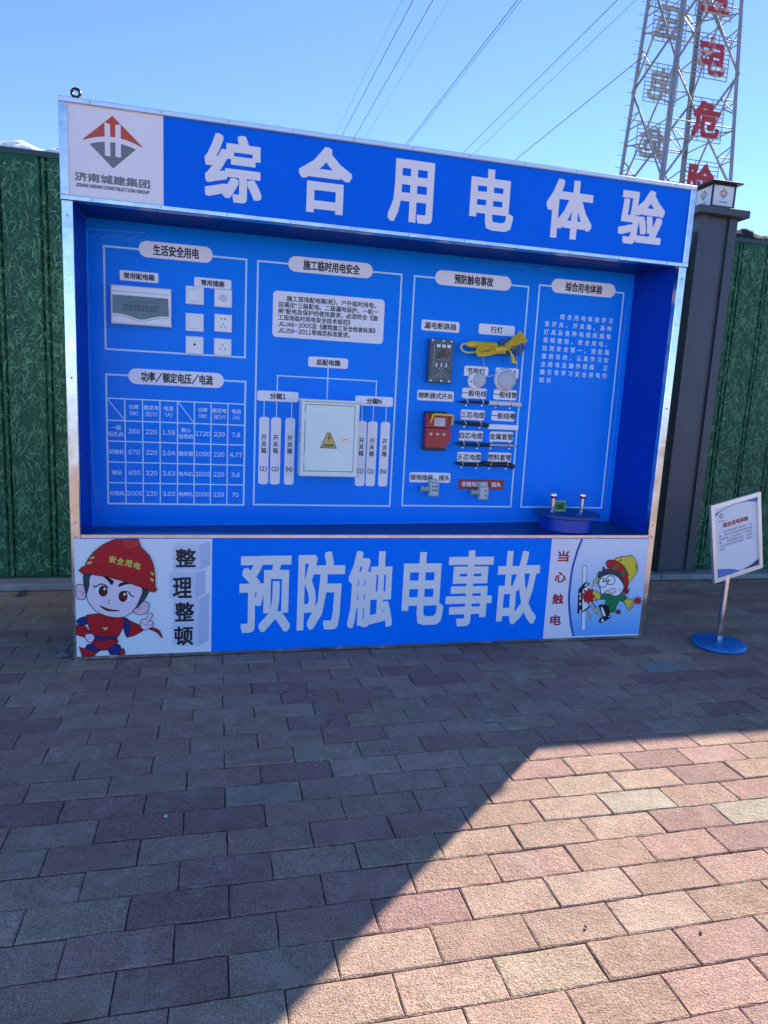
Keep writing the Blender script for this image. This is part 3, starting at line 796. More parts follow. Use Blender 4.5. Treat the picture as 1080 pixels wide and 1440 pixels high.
# stacked paper cubes, printed
CUB1, CUB2, CUB3 = mat('cube_face_print', (.66, .68, .84), .4), mat('cube_side_print', (.52, .57, .78), .4), mat('cube_top_print', (.72, .75, .88), .4)
c1, c2, c3 = MB(), MB(), MB()
def Q(pts): return [at(90 + a / 4.5, 740 + b / 4.5, 0) for a, b in pts]
for fa, sd, tp in (([(690, 112), (860, 112), (860, 275), (690, 275)], [(861, 112), (925, 92), (925, 245), (861, 275)], [(690, 110), (735, 92), (924, 91), (860, 110)]),
                   ([(668, 290), (832, 290), (832, 455), (668, 455)], [(833, 290), (895, 272), (895, 420), (833, 455)], [(668, 288), (700, 277), (890, 277), (832, 288)]),
                   ([(690, 457), (852, 457), (850, 755), (688, 757)], [(853, 457), (920, 415), (915, 715), (851, 755)], None)):
    c1.poly(Q(fa), -.0105); c2.poly(Q(sd), -.0106)
    if tp: c3.poly(Q(tp), -.0107)
c1.build('cube_print', CUB1, base); c2.build('cube_side_print', CUB2, base); c3.build('cube_top_print', CUB3, base)
for ch, x0, x1, z0, z1 in (('整', .456, .548, .447, .537), ('理', .443, .530, .296, .398), ('整', .453, .541, .180, .276), ('顿', .449, .537, .060, .156)):
    t = MB(); put(t, ch, x0, x1, z0, z1, -.0111, bold=.0024, ring=RING); t.build('black_character', INK, base)
for ch, x0, x1, z0, z1 in (('预', .752, 1.0, .112, .5), ('防', 1.034, 1.268, .116, .52), ('触', 1.288, 1.524, .118, .522), ('电', 1.572, 1.798, .124, .514), ('事', 1.808, 2.066, .11, .522), ('故', 2.09, 2.332, .112, .518)):
    t = MB(); put(t, ch, x0, x1, z0, z1, -.0105, bold=.0080, ring=RING); t.build('white_character', WHITE, base)
# right print: lilac strip, blue arc, printed sky fading downwards
m = MB(); strip = [at(x, y_, 0) for x, y_ in ((774, 757), (818, 757), (803, 800), (799, 840), (803, 898), (765, 898))]
m.rect(2.386, 2.9795, PZ0, PZ1, -.0101); m.build('right_print', mat('pale_strip_print', (.84, .8, .88), .4), base)
arc = [at(740 + a / 5.4, 740 + b / 5.4, 0) for a, b in ((418, 92), (380, 190), (345, 310), (327, 430), (318, 540), (322, 640), (333, 740), (352, 830))]
arc = [(x, max(min(z, PZ1), PZ0)) for x, z in spline(arc, False, 6)]
gm = bpy.data.materials.new('printed_sky_fade'); gm.use_nodes = True
n = gm.node_tree.nodes; l = gm.node_tree.links; pr = n['Principled BSDF']; pr.inputs['Roughness'].default_value = .4
tc = n.new('ShaderNodeTexCoord'); sp = n.new('ShaderNodeSeparateXYZ'); cr = n.new('ShaderNodeValToRGB'); mr = n.new('ShaderNodeMapRange')
mr.inputs[1].default_value = PZ0; mr.inputs[2].default_value = PZ1
l.new(tc.outputs['Object'], sp.inputs[0]); l.new(sp.outputs[2], mr.inputs[0]); l.new(mr.outputs[0], cr.inputs[0]); l.new(cr.outputs[0], pr.inputs['Base Color'])
cr.color_ramp.elements[0].color = (.14, .42, .92, 1); cr.color_ramp.elements[0].position = .05
cr.color_ramp.elements[1].color = (.78, .8, .9, 1); cr.color_ramp.elements[1].position = .9
e = cr.color_ramp.elements.new(.45); e.color = (.42, .64, .94, 1)
m = MB()
for (x0, z0), (x1, z1) in zip(arc, arc[1:]): m.quad((x0, -.0105, z0), (x1, -.0105, z1), (2.9794, -.0105, z1), (2.9794, -.0105, z0))
m.build('fading_print', gm, base)
m = MB(); m.stroke(arc, .013, -.0109); m.build('arc_print', mat('arc_blue_print', (.01, .08, .42), .4), base)
for ch, z, xc in (('当', .487, 2.462), ('心', .371, 2.456), ('触', .248, 2.454), ('电', .128, 2.452)):
    t = MB(); put(t, ch, xc - .033, xc + .033, z - .03, z + .03, -.0107, bold=.0018, ring=RING); t.build('red_character', mat('red_ink', (.42, .012, .03), .4), base)

# ---- printed cartoon: boy in a red hard hat and red and blue suit
INKS = {'red': (.52, .012, .02), 'red2': (.6, .035, .03), 'skin': (.84, .68, .78), 'skin2': (.8, .54, .64), 'navy': (.018, .03, .2), 'hair': (.035, .055, .085), 'white': (.84, .86, .92),
        'iris': (.1, .012, .012), 'yellow': (.72, .55, .1), 'black': (.01, .01, .014), 'green': (.008, .2, .07), 'glove': (.72, .6, .07), 'hat': (.8, .6, .05), 'mouth': (.12, .02, .02), 'dkred': (.3, .008, .012)}
class Cartoon:
    def __init__(s, org, sc): s.o = org; s.s = sc; s.y = -.0112; s.f = MB(); s.k = []; s.names = []
    def q(s, pts):
        out = []
        for a, b in pts:
            x, z = at(s.o[0] + a / s.s, s.o[1] + b / s.s, 0); out.append((min(max(x, .0155), 2.979), min(max(z, PZ0 + .0005), PZ1 - .0005)))
        return out
    def mb(s, c):
        """the one mesh of the print; remembers which ink the next faces take"""
        if c not in s.names: s.names.append(c)
        s.k.append((len(s.f.f), s.names.index(c))); return s.f
    def fill(s, c, pts, sm=True, ol=.0028, closed=True):
        P = spline(pts, True, 5) if sm else pts
        P = s.q(P); s.y -= .00012
        s.mb(c).poly(P, s.y)
        if ol: s.y -= .00006; s.mb('black').stroke(P, ol, s.y, True)
    def ln(s, pts, wd=.0028, c='black', sm=True, closed=False):
        P = s.q(spline(pts, closed, 5) if sm else pts); s.y -= .00006; s.mb(c).stroke(P, wd, s.y, closed)
    def done(s, root_name):
        o = s.f.build(root_name, mat('ink_' + s.names[0], INKS[s.names[0]], .4, spec=.3), base)
        for c in s.names[1:]: o.data.materials.append(mat('ink_' + c, INKS[c], .4, spec=.3))
        idx = [0] * len(s.f.f)
        for (a, i), (b, _) in zip(s.k, s.k[1:] + [(len(idx), 0)]): idx[a:b] = [i] * (b - a)
        o.data.polygons.foreach_set('material_index', idx); o.data.update()
k = Cartoon((100, 745), 7.714)
k.fill('red', [(590, 945), (650, 980), (740, 1022), (800, 1075), (700, 1135), (608, 1160), (580, 1080), (575, 1000)], False)          # right arm
k.fill('navy', [(586, 950), (630, 985), (650, 1040), (612, 1150), (580, 1090), (572, 1020)])
k.fill('red', [(835, 1062), (900, 1055), (960, 1085), (990, 1150), (985, 1160), (930, 1105), (870, 1078)])
k.fill('navy', [(62, 985), (110, 945), (170, 935), (190, 975), (175, 1015), (110, 1030)])                                          # left arm
k.fill('red', [(62, 1020), (105, 1028), (165, 1040), (215, 1110), (160, 1160), (62, 1130)], False)
k.fill('navy', [(180, 1235), (330, 1220), (480, 1215), (530, 1240), (560, 1300), (560, 1345), (430, 1345), (400, 1290), (320, 1300), (270, 1335), (150, 1290)], False)
k.fill('red', [(95, 1262), (190, 1290), (285, 1320), (255, 1362), (125, 1364)], False)
k.fill('red', [(520, 1310), (575, 1275), (588, 1340), (525, 1345)], False)
k.fill('red', [(215, 1215), (300, 1175), (500, 1170), (515, 1205), (450, 1255), (375, 1300), (300, 1285)], False)
k.fill('red', [(170, 915), (290, 900), (430, 935), (585, 945), (575, 1030), (520, 1145), (360, 1150), (225, 1135), (190, 1020)], False)
k.fill('navy', [(232, 1140), (370, 1152), (505, 1148), (500, 1180), (350, 1190), (240, 1190)], False, .002)
k.fill('yellow', [(338, 1048), (418, 1048), (378, 1088)], False, .0015)
k.fill('skin', [(155, 1150), (180, 1118), (235, 1120), (262, 1155), (240, 1200), (200, 1212)])
k.fill('skin2', [(62, 600), (100, 585), (145, 600), (165, 690), (140, 745), (85, 745), (62, 720)])                                  # ears
k.fill('skin2', [(690, 840), (760, 775), (820, 770), (850, 815), (830, 880), (760, 915), (690, 890)])
k.ln([(105, 660), (140, 675), (120, 705)], .002); k.ln([(720, 835), (760, 825), (735, 860)], .002)
k.fill('hair', [(145, 470), (230, 480), (215, 700), (180, 690), (150, 620)]); k.fill('hair', [(770, 620), (845, 650), (790, 760), (690, 850), (730, 720)])
k.fill('skin', [(225, 480), (400, 490), (560, 545), (770, 620), (740, 760), (690, 850), (590, 930), (440, 935), (290, 880), (200, 780), (175, 700), (200, 600)])
k.fill('black', [(345, 490), (400, 505), (465, 545), (445, 590), (400, 540)], True, 0)                                              # brows
k.fill('black', [(520, 610), (530, 575), (590, 555), (650, 572), (580, 590)], True, 0)
k.fill('white', [(272, 620), (330, 590), (400, 615), (390, 690), (330, 712), (290, 680)], True, 0); k.fill('white', [(525, 690), (580, 660), (655, 690), (640, 750), (570, 775), (530, 745)], True, 0)
k.fill('iris', circ(352, 655, 48, 58), False, .001); k.fill('iris', circ(568, 713, 48, 58), False, .001)
k.fill('white', circ(368, 632, 13, 15), False, 0); k.fill('white', circ(584, 690, 13, 15), False, 0)
k.ln([(248, 592), (272, 612), (315, 582), (365, 585), (405, 622)], .0055); k.ln([(530, 680), (570, 660), (625, 665), (655, 705), (688, 712)], .0055)
k.ln([(425, 748), (408, 765), (412, 785), (424, 792)], .0024)
k.fill('mouth', [(318, 812), (420, 850), (528, 865), (470, 872), (385, 862)], True, .002)
k.fill('skin', [(755, 1000), (775, 960), (815, 955), (850, 895), (882, 898), (880, 930), (850, 975), (885, 985), (890, 1030), (860, 1055), (800, 1075), (762, 1045)])
k.ln([(815, 958), (830, 985), (850, 975)], .002); k.ln([(775, 1000), (810, 1015), (840, 1000)], .002); k.ln([(830, 1025), (860, 1025), (885, 1010)], .002)
k.fill('red', [(92, 430), (120, 402), (158, 385), (185, 320), (250, 235), (350, 155), (470, 98), (730, 92), (760, 180), (850, 270), (890, 360), (912, 480), (915, 600), (932, 640), (905, 668), (860, 655), (760, 610), (600, 555), (420, 505), (250, 478), (130, 465)], False, .0036)
k.fill('red2', [(556, 96), (735, 94), (748, 160), (700, 190), (640, 205), (585, 180), (560, 140)], False, .002)
k.ln([(165, 400), (300, 395), (520, 430), (740, 510), (905, 600)], .002, 'dkred')
for a in ([(225, 285), (268, 278), (250, 305), (210, 308)], [(190, 335), (240, 332), (220, 362), (172, 362)], [(865, 445), (900, 460), (905, 488), (870, 475)], [(865, 510), (898, 525), (900, 555), (865, 540)]):
    k.fill('yellow', a, False, 0)
for ch, cx, cy in (('安', 456, 312), ('全', 541, 334), ('用', 628, 355), ('电', 722, 380)):
    x, z = k.q([(cx, cy)])[0]; put(k.mb('yellow'), ch, x - .0155, x + .0155, z - .0165, z + .0165, k.y - .0004, bold=.0013, rot=-.2)
k.done('boy_cartoon_print')

# ---- printed cartoon: worker in a yellow hat getting a shock from a switch box
k = Cartoon((800, 760), 9.39)
k.fill('white', [(172, 328), (222, 328), (205, 1178), (152, 1178)], False, .0026)
k.fill('black', [(115, 640), (200, 545), (262, 555), (200, 615), (160, 935), (100, 960)], False, .002)
k.fill('white', [(165, 640), (255, 575), (275, 610), (240, 870), (160, 935)], False, .0026)
k.fill('white', [(190, 590), (222, 558), (240, 560), (205, 598)], False, 0)
for yy in (690, 745, 820, 915): k.fill('white', [(126, yy), (146, yy - 12), (142, yy + 24), (122, yy + 30)], False, 0)
k.ln([(165, 935), (258, 870), (262, 850)], .006)
def star(cx, cy, r, n, c='red', ph=0, ir=.5):
    P = []
    for i in range(2 * n):
        a = math.pi * i / n + ph; q = r * (1 if i % 2 == 0 else ir) * (.85 + .3 * ((i * 7) % 5) / 5); P.append((cx + q * math.cos(a), cy + q * math.sin(a)))
    k.fill(c, P, False, .0014)
star(255, 725, 118, 11, ir=.66)
for P in ([(365, 455), (372, 470), (335, 545), (350, 545), (290, 615), (315, 540), (300, 540)], [(230, 905), (275, 985), (262, 990), (285, 1050), (232, 985), (248, 980)], [(285, 858), (385, 935), (370, 945), (430, 1010), (345, 960), (355, 945), (318, 935)]):
    k.fill('yellow', P, False, .0014)
k.ln([(300, 820), (350, 890)], .005, 'navy', False)
k.fill('glove', [(300, 665), (345, 655), (380, 690), (410, 705), (400, 770), (350, 760), (310, 785), (298, 760), (330, 730), (300, 705)])
k.fill('green', [(405, 712), (520, 695), (600, 720), (680, 680), (752, 745), (705, 800), (655, 780), (610, 860), (590, 930), (545, 948), (490, 900), (460, 850), (475, 770), (400, 770)], False)
k.fill('glove', [(705, 800), (750, 755), (790, 775), (845, 755), (850, 780), (815, 800), (860, 815), (838, 835), (805, 830), (835, 870), (812, 885), (785, 860), (795, 905), (768, 912), (748, 865), (725, 825)])
k.fill('black', [(380, 860), (420, 838), (500, 860), (520, 940), (500, 1020), (455, 1045), (420, 960)])
k.fill('white', [(405, 880), (425, 875), (465, 970), (455, 990), (430, 970)], True, 0)
k.fill('black', [(385, 1060), (400, 1020), (440, 1005), (445, 1050), (410, 1080)]); k.fill('white', [(405, 1068), (415, 1030), (438, 1020), (435, 1055)], True, .001)
k.fill('black', [(480, 1010), (500, 970), (532, 985), (525, 1015), (495, 1022)]); k.fill('white', [(500, 1005), (512, 980), (526, 995)], True, .001)
star(735, 655, 62, 8, 'dkred', .3)
k.fill('hat', [(590, 250), (660, 210), (760, 200), (800, 188), (850, 230), (885, 330), (875, 410), (830, 480), (770, 550), (740, 500), (690, 380)], True, .003)
k.fill('red', [(475, 290), (500, 255), (560, 250), (630, 275), (700, 340), (750, 430), (768, 560), (750, 610), (715, 600), (690, 500), (640, 430), (540, 385), (490, 340)])
k.fill('green', [(555, 375), (600, 318), (660, 318), (620, 345), (575, 392)], True, 0); k.fill('green', [(655, 425), (720, 372), (735, 400), (690, 460)], True, 0)
k.fill('hair', [(365, 470), (380, 405), (425, 400), (435, 340), (470, 372), (540, 375), (640, 420), (695, 510), (715, 580), (690, 590), (640, 500), (560, 440), (470, 445), (400, 490)])
k.fill('white', [(375, 570), (395, 490), (460, 450), (550, 440), (630, 480), (690, 560), (700, 620), (660, 690), (590, 722), (500, 690), (410, 690), (395, 620)])
k.ln(circ(425, 550, 58, 58), .0042, closed=True, sm=False); k.ln(circ(530, 515, 58, 60), .0042, closed=True, sm=False)
k.fill('black', circ(437, 527, 14), False, 0); k.fill('black', circ(503, 522, 14), False, 0); k.ln([(425, 520), (470, 535), (515, 512)], .003)
k.fill('skin', [(440, 690), (480, 652), (530, 632), (585, 620), (598, 660), (560, 692), (530, 680), (490, 660)], True, .0026)
k.ln([(640, 625), (670, 635)], .002); k.ln([(640, 648), (672, 650)], .002)
k.ln([(630, 268), (665, 255), (670, 225)], .004); k.ln([(665, 295), (720, 350), (770, 460)], .003); k.ln([(860, 350), (870, 310), (870, 400)], .002)
star(892, 785, 62, 8); star(632, 932, 42, 8, 'dkred', .2)
k.done('worker_cartoon_print')

# ================================================================== THINGS MOUNTED IN THE RECESS
# ---- small distribution box with a tinted window
db = thing('distribution_box', (.284, D, 1.65), 'white plastic distribution box with curved dark tinted window on the blue panel', 'breaker box')
x0, x1, z0, z1, yf_ = .149, .421, 1.564, 1.741, D - .045
m = MB(); m.bevbox(x0, x1, yf_, D - .0005, z0, z1, .006); body = m.build('body', PLAST, db)
m = MB(); low = [(x0 + .01 + (x1 - x0 - .02) * i / 16, 1.612 - .022 * math.exp(-((i - 8) / 3.6) ** 2)) for i in range(17)]
m.plate(low + [(x1 - .013, 1.695), (x0 + .01, 1.695)], yf_ - .003, yf_ + .001)
TINT = mat('tinted_window', (.10, .115, .12), .12, spec=.6, var=.2, vscale=25)
win = m.build('window', TINT, db)
m = MB(); m.rect(.2, .365, 1.648, 1.655, yf_ - .0036); m.rect(.2, .365, 1.628, 1.634, yf_ - .0036); m.rect(.19, .37, 1.668, 1.671, yf_ - .0036)
for i in range(8): m.rect(.214 + i * .0185, .226 + i * .0185, 1.6362, 1.646, yf_ - .0036)
m.build('breaker_row', mat('breakers_behind_tint', (.045, .05, .052), .2), win)
m = MB(); m.stroke([(x + (0), z - .009) for x, z in spline(low, False, 2)], .003, yf_ - .0006); m.rect(x0 + .008, x1 - .008, 1.711, 1.7135, yf_ - .0006); m.build('cover_seam', mat('seam_shadow_grey', (.4, .42, .44), .5), db)

# ---- six wall plates
HOLE = mat('socket_hole', (.01, .01, .01), .6)
SPOTS = [(.529, 1.7255, 'plain white rocker switch, top left of the six wall plates', 'switch'), (.663, 1.722, 'white wall plate with a faint dial, top right under the name plate', 'dial'),
         (.529, 1.598, 'plain white rocker switch in the middle row, left of the five-hole socket', 'switch'), (.664, 1.604, 'white five-hole socket in the middle row', 'five'),
         (.529, 1.489, 'white wall plate with a single round hole, bottom left', 'tv'), (.663, 1.488, 'white three-hole socket, bottom right of the six wall plates', 'three')]
for x, z, lab, kind in SPOTS:
    so_ = thing('wall_socket' if kind in ('five', 'three', 'tv') else 'wall_switch', (x, D, z), lab, 'socket' if kind in ('five', 'three', 'tv') else 'switch', 'white wall plates beside the distribution box')
    h = .0425; m = MB(); m.bevbox(x - h, x + h, D - .014, D - .0005, z - h, z + h, .004); m.build('plate', PLAST, so_)
    hm = MB(); y = D - .0146
    if kind == 'switch':
        m = MB(); m.bevbox(x - .03, x + .03, D - .019, D - .0141, z - .031, z + .031, .003); m.build('rocker', PLAST, so_); hm.rect(x - .012, x + .012, z + .022, z + .0235, D - .0195)
    elif kind == 'dial':
        m = MB(); m.lathe((x, D - .0141, z), [(.017, 0), (.017, .006), (.013, .008), (.001, .008)], 20, 'y'); m.build('dial', mat('dial_grey', (.62, .63, .66), .4), so_, True)
        hm.rect(x - .001, x + .001, z + .002, z + .012, D - .0226)
    elif kind == 'tv':
        hm.poly(circ(x, z + .004, .0055), y)
    def slot(cx, cz, a, L=.010, wd=.0034):
        ca, sa = math.cos(a), math.sin(a); hm.poly([(cx + u * ca - v * sa, cz + u * sa + v * ca) for u, v in ((-L / 2, -wd / 2), (L / 2, -wd / 2), (L / 2, wd / 2), (-L / 2, wd / 2))], y)
    if kind == 'five': hm.poly(circ(x - .008, z + .02, .0036), y); hm.poly(circ(x + .009, z + .02, .0036), y); slot(x, z - .003, 1.57); slot(x - .010, z - .018, 2.2); slot(x + .010, z - .018, .95)
    if kind == 'three': slot(x, z + .010, 1.57, .012); slot(x - .011, z - .008, 2.2, .011); slot(x + .011, z - .008, .95, .011)
    hm.build('holes' if kind not in ('switch', 'dial') else 'mark', HOLE if kind not in ('switch', 'dial') else mat('seam_shadow_grey'), so_)

# ---- grey electrical cabinet
cb = thing('electrical_cabinet', (1.2, D, .87), 'pale grey steel electrical cabinet with a yellow warning triangle and lock', 'cabinet')
yc = D - .115; X0, X1, Z0, Z1 = 1.05, 1.347, .868, 1.246
m = MB(); m.bevbox(X0, X1, yc, D - .0005, Z0, Z1, .004); m.build('body', CABGREY, cb)
m = MB(); m.bevbox(X0 - .008, X1 + .008, yc - .018, D - .0008, Z1 + .0005, Z1 + .012, .003); m.build('rain_cap', CABGREY, cb)
m = MB(); m.rect(1.068, 1.324, .894, 1.233, yc - .0005); m.build('door_gap', mat('door_gap_dark', (.06, .07, .07), .6), cb)
m = MB(); m.bevbox(1.0705, 1.3215, yc - .0055, yc - .0009, .8965, 1.2305, .003); dr = m.build('door', CABGREY, cb)
ys = yc - .0062
m = MB(); tri = [at(350 + a / 4.696, 490 + b / 4.696, yc) for a, b in ((468, 657), (580, 661), (538, 556), (515, 555))]
m.poly([(x, z) for x, z in tri], ys); wt = m.build('warning_triangle', INK, dr)
cx = sum(p[0] for p in tri) / 4; cz = sum(p[1] for p in tri) / 4
m = MB(); m.poly([(cx + (x - cx) * .88, cz + (z - cz) * .9) for x, z in tri], ys - .0004); m.build('triangle_face', mat('warning_yellow', (.62, .46, .12), .4), wt)
m = MB(); bx, bz = cx + .002, cz + .012
m.poly([(bx + .004, bz + .026), (bx - .009, bz - .002), (bx - .001, bz - .001), (bx - .004, bz - .02), (bx + .010, bz + .006), (bx + .002, bz + .006)], ys - .0008); m.build('bolt', mat('warning_bolt_red', (.42, .05, .02), .4), wt)
m = MB(); put(m, '有电危险', cx - .026, cx + .026, tri[0][1] + .009, tri[0][1] + .021, ys - .0008, bold=.0006); m.build('lettering', INK, wt)
lx, lz = at(350 + 635 / 4.696, 490 + 601 / 4.696, yc)
m = MB(); m.lathe((lx, yc - .0056, lz), [(.0135, 0), (.0135, .006), (.0115, .009), (.001, .009)], 24, 'y'); lk = m.build('lock', CHROME, dr, True)
m = MB(); m.poly(circ(lx, lz, .0042), yc - .0150); m.build('keyhole', mat('keyhole_dark', (.02, .05, .05), .4), lk)
for z in (.96, 1.17):
    m = MB(); m.tube([(1.0688, yc - .003, z - .02), (1.0688, yc - .003, z + .02)], .0028, 8); m.build('hinge', CABGREY, cb)
m = MB()
for i in range(7): m.box(X0 - .0012, X0 + .001, yc + .03, yc + .085, 1.04 + i * .014, 1.045 + i * .014)
m.build('vent_louvre', mat('vent_dark', (.2, .23, .23), .5), cb)

# ---- leakage breaker under a clear cover
lk_ = thing('leakage_breaker', (1.79, D, 1.375), 'black earth leakage circuit breaker with clear cover and red button', 'circuit breaker')
x0, x1, z0, z1, yb2 = 1.722, 1.848, 1.376, 1.6, D - .055
m = MB(); m.bevbox(x0, x1, yb2, D - .0005, z0, z1, .003); m.build('body', mat('breaker_body', (.085, .09, .09), .25, var=.85, vscale=55, bump=.5, bscale=70), lk_)
m = MB()
for i in range(3): m.bevbox(x0 + .034 + i * .029, x0 + .054 + i * .029, yb2 - .006, yb2 - .0004, 1.556, 1.574, .002)
for i in range(3): m.bevbox(x0 + .034 + i * .027, x0 + .042 + i * .027, yb2 - .005, yb2 - .0004, 1.456, 1.478, .002)
for x in (x0 + .012, x0 + .07, x1 - .012):
    m.bevbox(x - .006, x + .006, yb2 - .004, yb2 - .0004, 1.586, 1.597, .002); m.bevbox(x - .006, x + .006, yb2 - .004, yb2 - .0004, 1.379, 1.390, .002)
m.build('terminals', mat('terminal_silver', (.6, .6, .58), .3, .5), lk_)
m = MB(); m.bevbox(x0 + .074, x0 + .088, yb2 - .012, yb2 - .0004, 1.515, 1.55, .003); m.build('red_button', REDP, lk_)
m = MB(); m.bevbox(x0 + .045, x0 + .062, yb2 - .008, yb2 - .0004, 1.502, 1.535, .003); m.build('toggle', mat('toggle_green', (.04, .09, .06), .4), lk_)
m = MB(); yy = yb2 - .001
for P in ([(x0 + .022, 1.572), (x0 + .022, 1.47), (x0 + .062, 1.44), (x0 + .1, 1.47)], [(x0 + .062, 1.43), (x0 + .03, 1.40)], [(x0 + .066, 1.43), (x0 + .066, 1.396)], [(x0 + .07, 1.43), (x0 + .104, 1.40)], [(x0 + .058, 1.43), (x0 + .05, 1.397)]): m.stroke(P, .0026, yy)
m.rect(x0 + .02, x1 - .02, 1.494, 1.4955, yy); m.build('cover_ribs', mat('rib_grey', (.35, .36, .36), .3), lk_)

# ---- fuse switch
fs_ = thing('fuse_switch', (1.79, D, 1.0), 'red fuse switch with a bent yellow handle', 'fuse switch')
yr = D - .07
m = MB(); m.bevbox(1.722, 1.85, D - .02, D - .0005, 1.012, 1.222, .003); m.build('back_plate', BLACKP, fs_)
m = MB(); m.plate([(1.722, 1.032), (1.84, 1.032), (1.84, 1.056), (1.858, 1.056), (1.858, 1.134), (1.722, 1.134)], yr, D - .0203); m.build('lower_body', REDP, fs_)
m = MB(); m.bevbox(1.722, 1.858, yr + .004, D - .0203, 1.137, 1.212, .003); m.build('upper_body', REDP, fs_)
m = MB(); m.tube(spline([(1.742, yr - .002, 1.165), (1.746, yr - .022, 1.196), (1.752, yr - .027, 1.209), (1.80, yr - .027, 1.209), (1.852, yr - .027, 1.207), (1.858, yr - .024, 1.197), (1.860, yr - .002, 1.158)], False, 5), .0062, 8); m.build('handle', YELP, fs_, True)
m = MB(); m.rect(1.765, 1.825, 1.148, 1.19, yr + .0032); m.rect(1.0, 1.0, 1, 1, 0); lab_ = m.build('rating_label', mat('rating_label_white', (.66, .62, .68), .4), fs_)
m = MB()
for i in range(3): m.rect(1.772, 1.818 - i * .008, 1.178 - i * .010, 1.1805 - i * .010, yr + .0027)
m.build('label_lines', mat('label_grey_print', (.3, .26, .3), .4), lab_)
m = MB()
for i in range(3): m.lathe((1.748 + i * .037, yr - .0004, 1.104), [(.009, 0), (.009, .002), (.006, .003), (.001, .003)], 14, 'y')
m.build('screws', mat('screw_brass', (.45, .4, .3), .35, .6), fs_, True)

# ---- hand lamp with a coiled yellow lead
hl_ = thing('inspection_lamp', (2.1, D, 1.58), 'yellow handled inspection lamp with its coiled yellow lead and wire cage', 'hand lamp')
yl = D - .04
def W(a, b, y=yl): x, z = at(640 + a / 9, 450 + b / 9, y); return (x, y, z)
m = MB(); m.tube([W(140, 305), W(200, 308), W(330, 315), W(420, 318), W(520, 325)], [.010, .019, .018, .017, .017], 12); m.build('handle', YEL, hl_, True)
m = MB(); m.tube(spline([W(150, 300), W(100, 305), W(75, 340), W(100, 390), W(160, 412), W(250, 408)], False, 6), .005, 8); m.build('lead_tail', mat('pale_yellow_lead', (.72, .66, .36), .4), hl_, True)
m = MB(); rr = random.Random(9)
for i in range(9):
    d = i - 4; y = yl - .022 - .005 * (i % 3)
    P = [W(560, 372 + d * 7, y), W(450, 340 + d * 9 + rr.uniform(-6, 6), y - .006), W(330, 345 + d * 11, y - .008), W(262 + abs(d) * 8, 395 + d * 11, y - .004), W(300, 430 + d * 7 + rr.uniform(-5, 5), y - .006), W(430, 420 + d * 6, y - .004), W(560, 380 + d * 6, y)]
    m.tube(spline(P, False, 5), .0031, 6)
for i in range(7):
    d = i - 3; y = yl - .022 - .005 * (i % 3)
    P = [W(600, 365 + d * 8, y), W(690, 300 + d * 11, y - .005), W(790, 215 + d * 12, y - .006), W(850 + d * 9, 195 + d * 16, y - .004), W(880 + d * 8, 235 + d * 12, y - .004), W(780, 290 + d * 8, y - .006), W(620, 372 + d * 7, y)]
    m.tube(spline(P, False, 5), .0031, 6)
for i in range(8):
    a = 520 + i * 17; m.tube([W(a, 335, yl - .028), W(a - 2, 352, yl - .044), W(a - 5, 390, yl - .046), W(a - 8, 420, yl - .028)], .0046, 6)
m.tube(spline([W(640, 370, yl - .03), W(690, 390, yl - .03), W(715, 440, yl - .03)], False, 5), .0045, 6)
m.build('coiled_lead', YEL, hl_, True)
m = MB(); m.tube([W(712, 430, yl - .03), W(730, 480, yl - .03), W(745, 530, yl - .03)], [.006, .009, .011], 10); m.box(*[f for p in zip(W(722, 545, yl - .036), W(782, 530, yl - .024)) for f in sorted(p)]); m.build('plug', YELP, hl_, True)
m = MB(); CG = mat('lamp_cage_wire', (.2, .26, .24), .4, .6)
for i in range(6):
    a = math.pi * 2 * i / 6; dy, dz = .038 * math.cos(a), .046 * math.sin(a)
    def off_(p): return (p[0], p[1] + dy, p[2] + dz)
    p0_, p1_, p2_ = W(540, 330), W(700, 340), W(830, 345)
    m.tube(spline([p0_, (p0_[0] + .03, p0_[1] + dy * .7, p0_[2] + dz * .7), off_(p1_), (p2_[0], p2_[1] + dy * .8, p2_[2] + dz * .8), (p2_[0] + .02, p2_[1], p2_[2])], False, 5), .0028, 6)
for q in (600, 700, 800):
    c = W(q, 338); m.tube([(c[0], c[1] + .038 * math.cos(a), c[2] + .046 * math.sin(a)) for a in [math.pi * 2 * i / 20 for i in range(20)]], .0026, 6, closed=True)
m.build('cage', CG, hl_, True)
m = MB(); c = W(690, 338); m.tube([W(560, 332), W(600, 334), W(680, 338), W(760, 342), W(790, 344)], [.014, .016, .027, .028, .012], 12); m.build('bulb_glass', mat('bulb_green_glass', (.06, .16, .13), .1, spec=.7), hl_, True)

# ---- two lamps
LENS = mat('frosted_lens', (.5, .52, .58), .3, var=.08, vscale=60)
l1 = thing('energy_saving_lamp', (2.0, D, 1.39), 'small pale disc-shaped energy saving lamp with a rounded end, left one', 'lamp')
x, z = at(550 + 100, 450 + 0, D - .02)
c = at(640 + 265 / 9, 450 + 772 / 9, D - .02); c2 = at(640 + 335 / 9, 450 + 765 / 9, D - .024)
m = MB(); m.lathe((c[0], D - .0005, c[1]), [(.045, 0), (.046, .012), (.04, .02), (.001, .02)], 28, 'y'); m.build('housing', PLAST, l1, True)
m = MB(); m.lathe((c2[0] - .012, D - .021, c2[1]), [(.036, 0), (.036, .006), (.033, .009), (.001, .010)], 28, 'y'); m.build('lens', LENS, l1, True)
m = MB(); cc = at(640 + 203 / 9, 450 + 777 / 9, D - .024); m.lathe((cc[0], D - .0208, cc[1]), [(.005, 0), (.004, .002), (.001, .002)], 12, 'y'); m.build('screw', BLACKP, l1)
l2 = thing('bulkhead_lamp', (2.17, D, 1.41), 'larger round bulkhead lamp with frosted lens covering part of its name plate', 'lamp')
c = at(640 + 645 / 9, 450 + 755 / 9, D - .03)
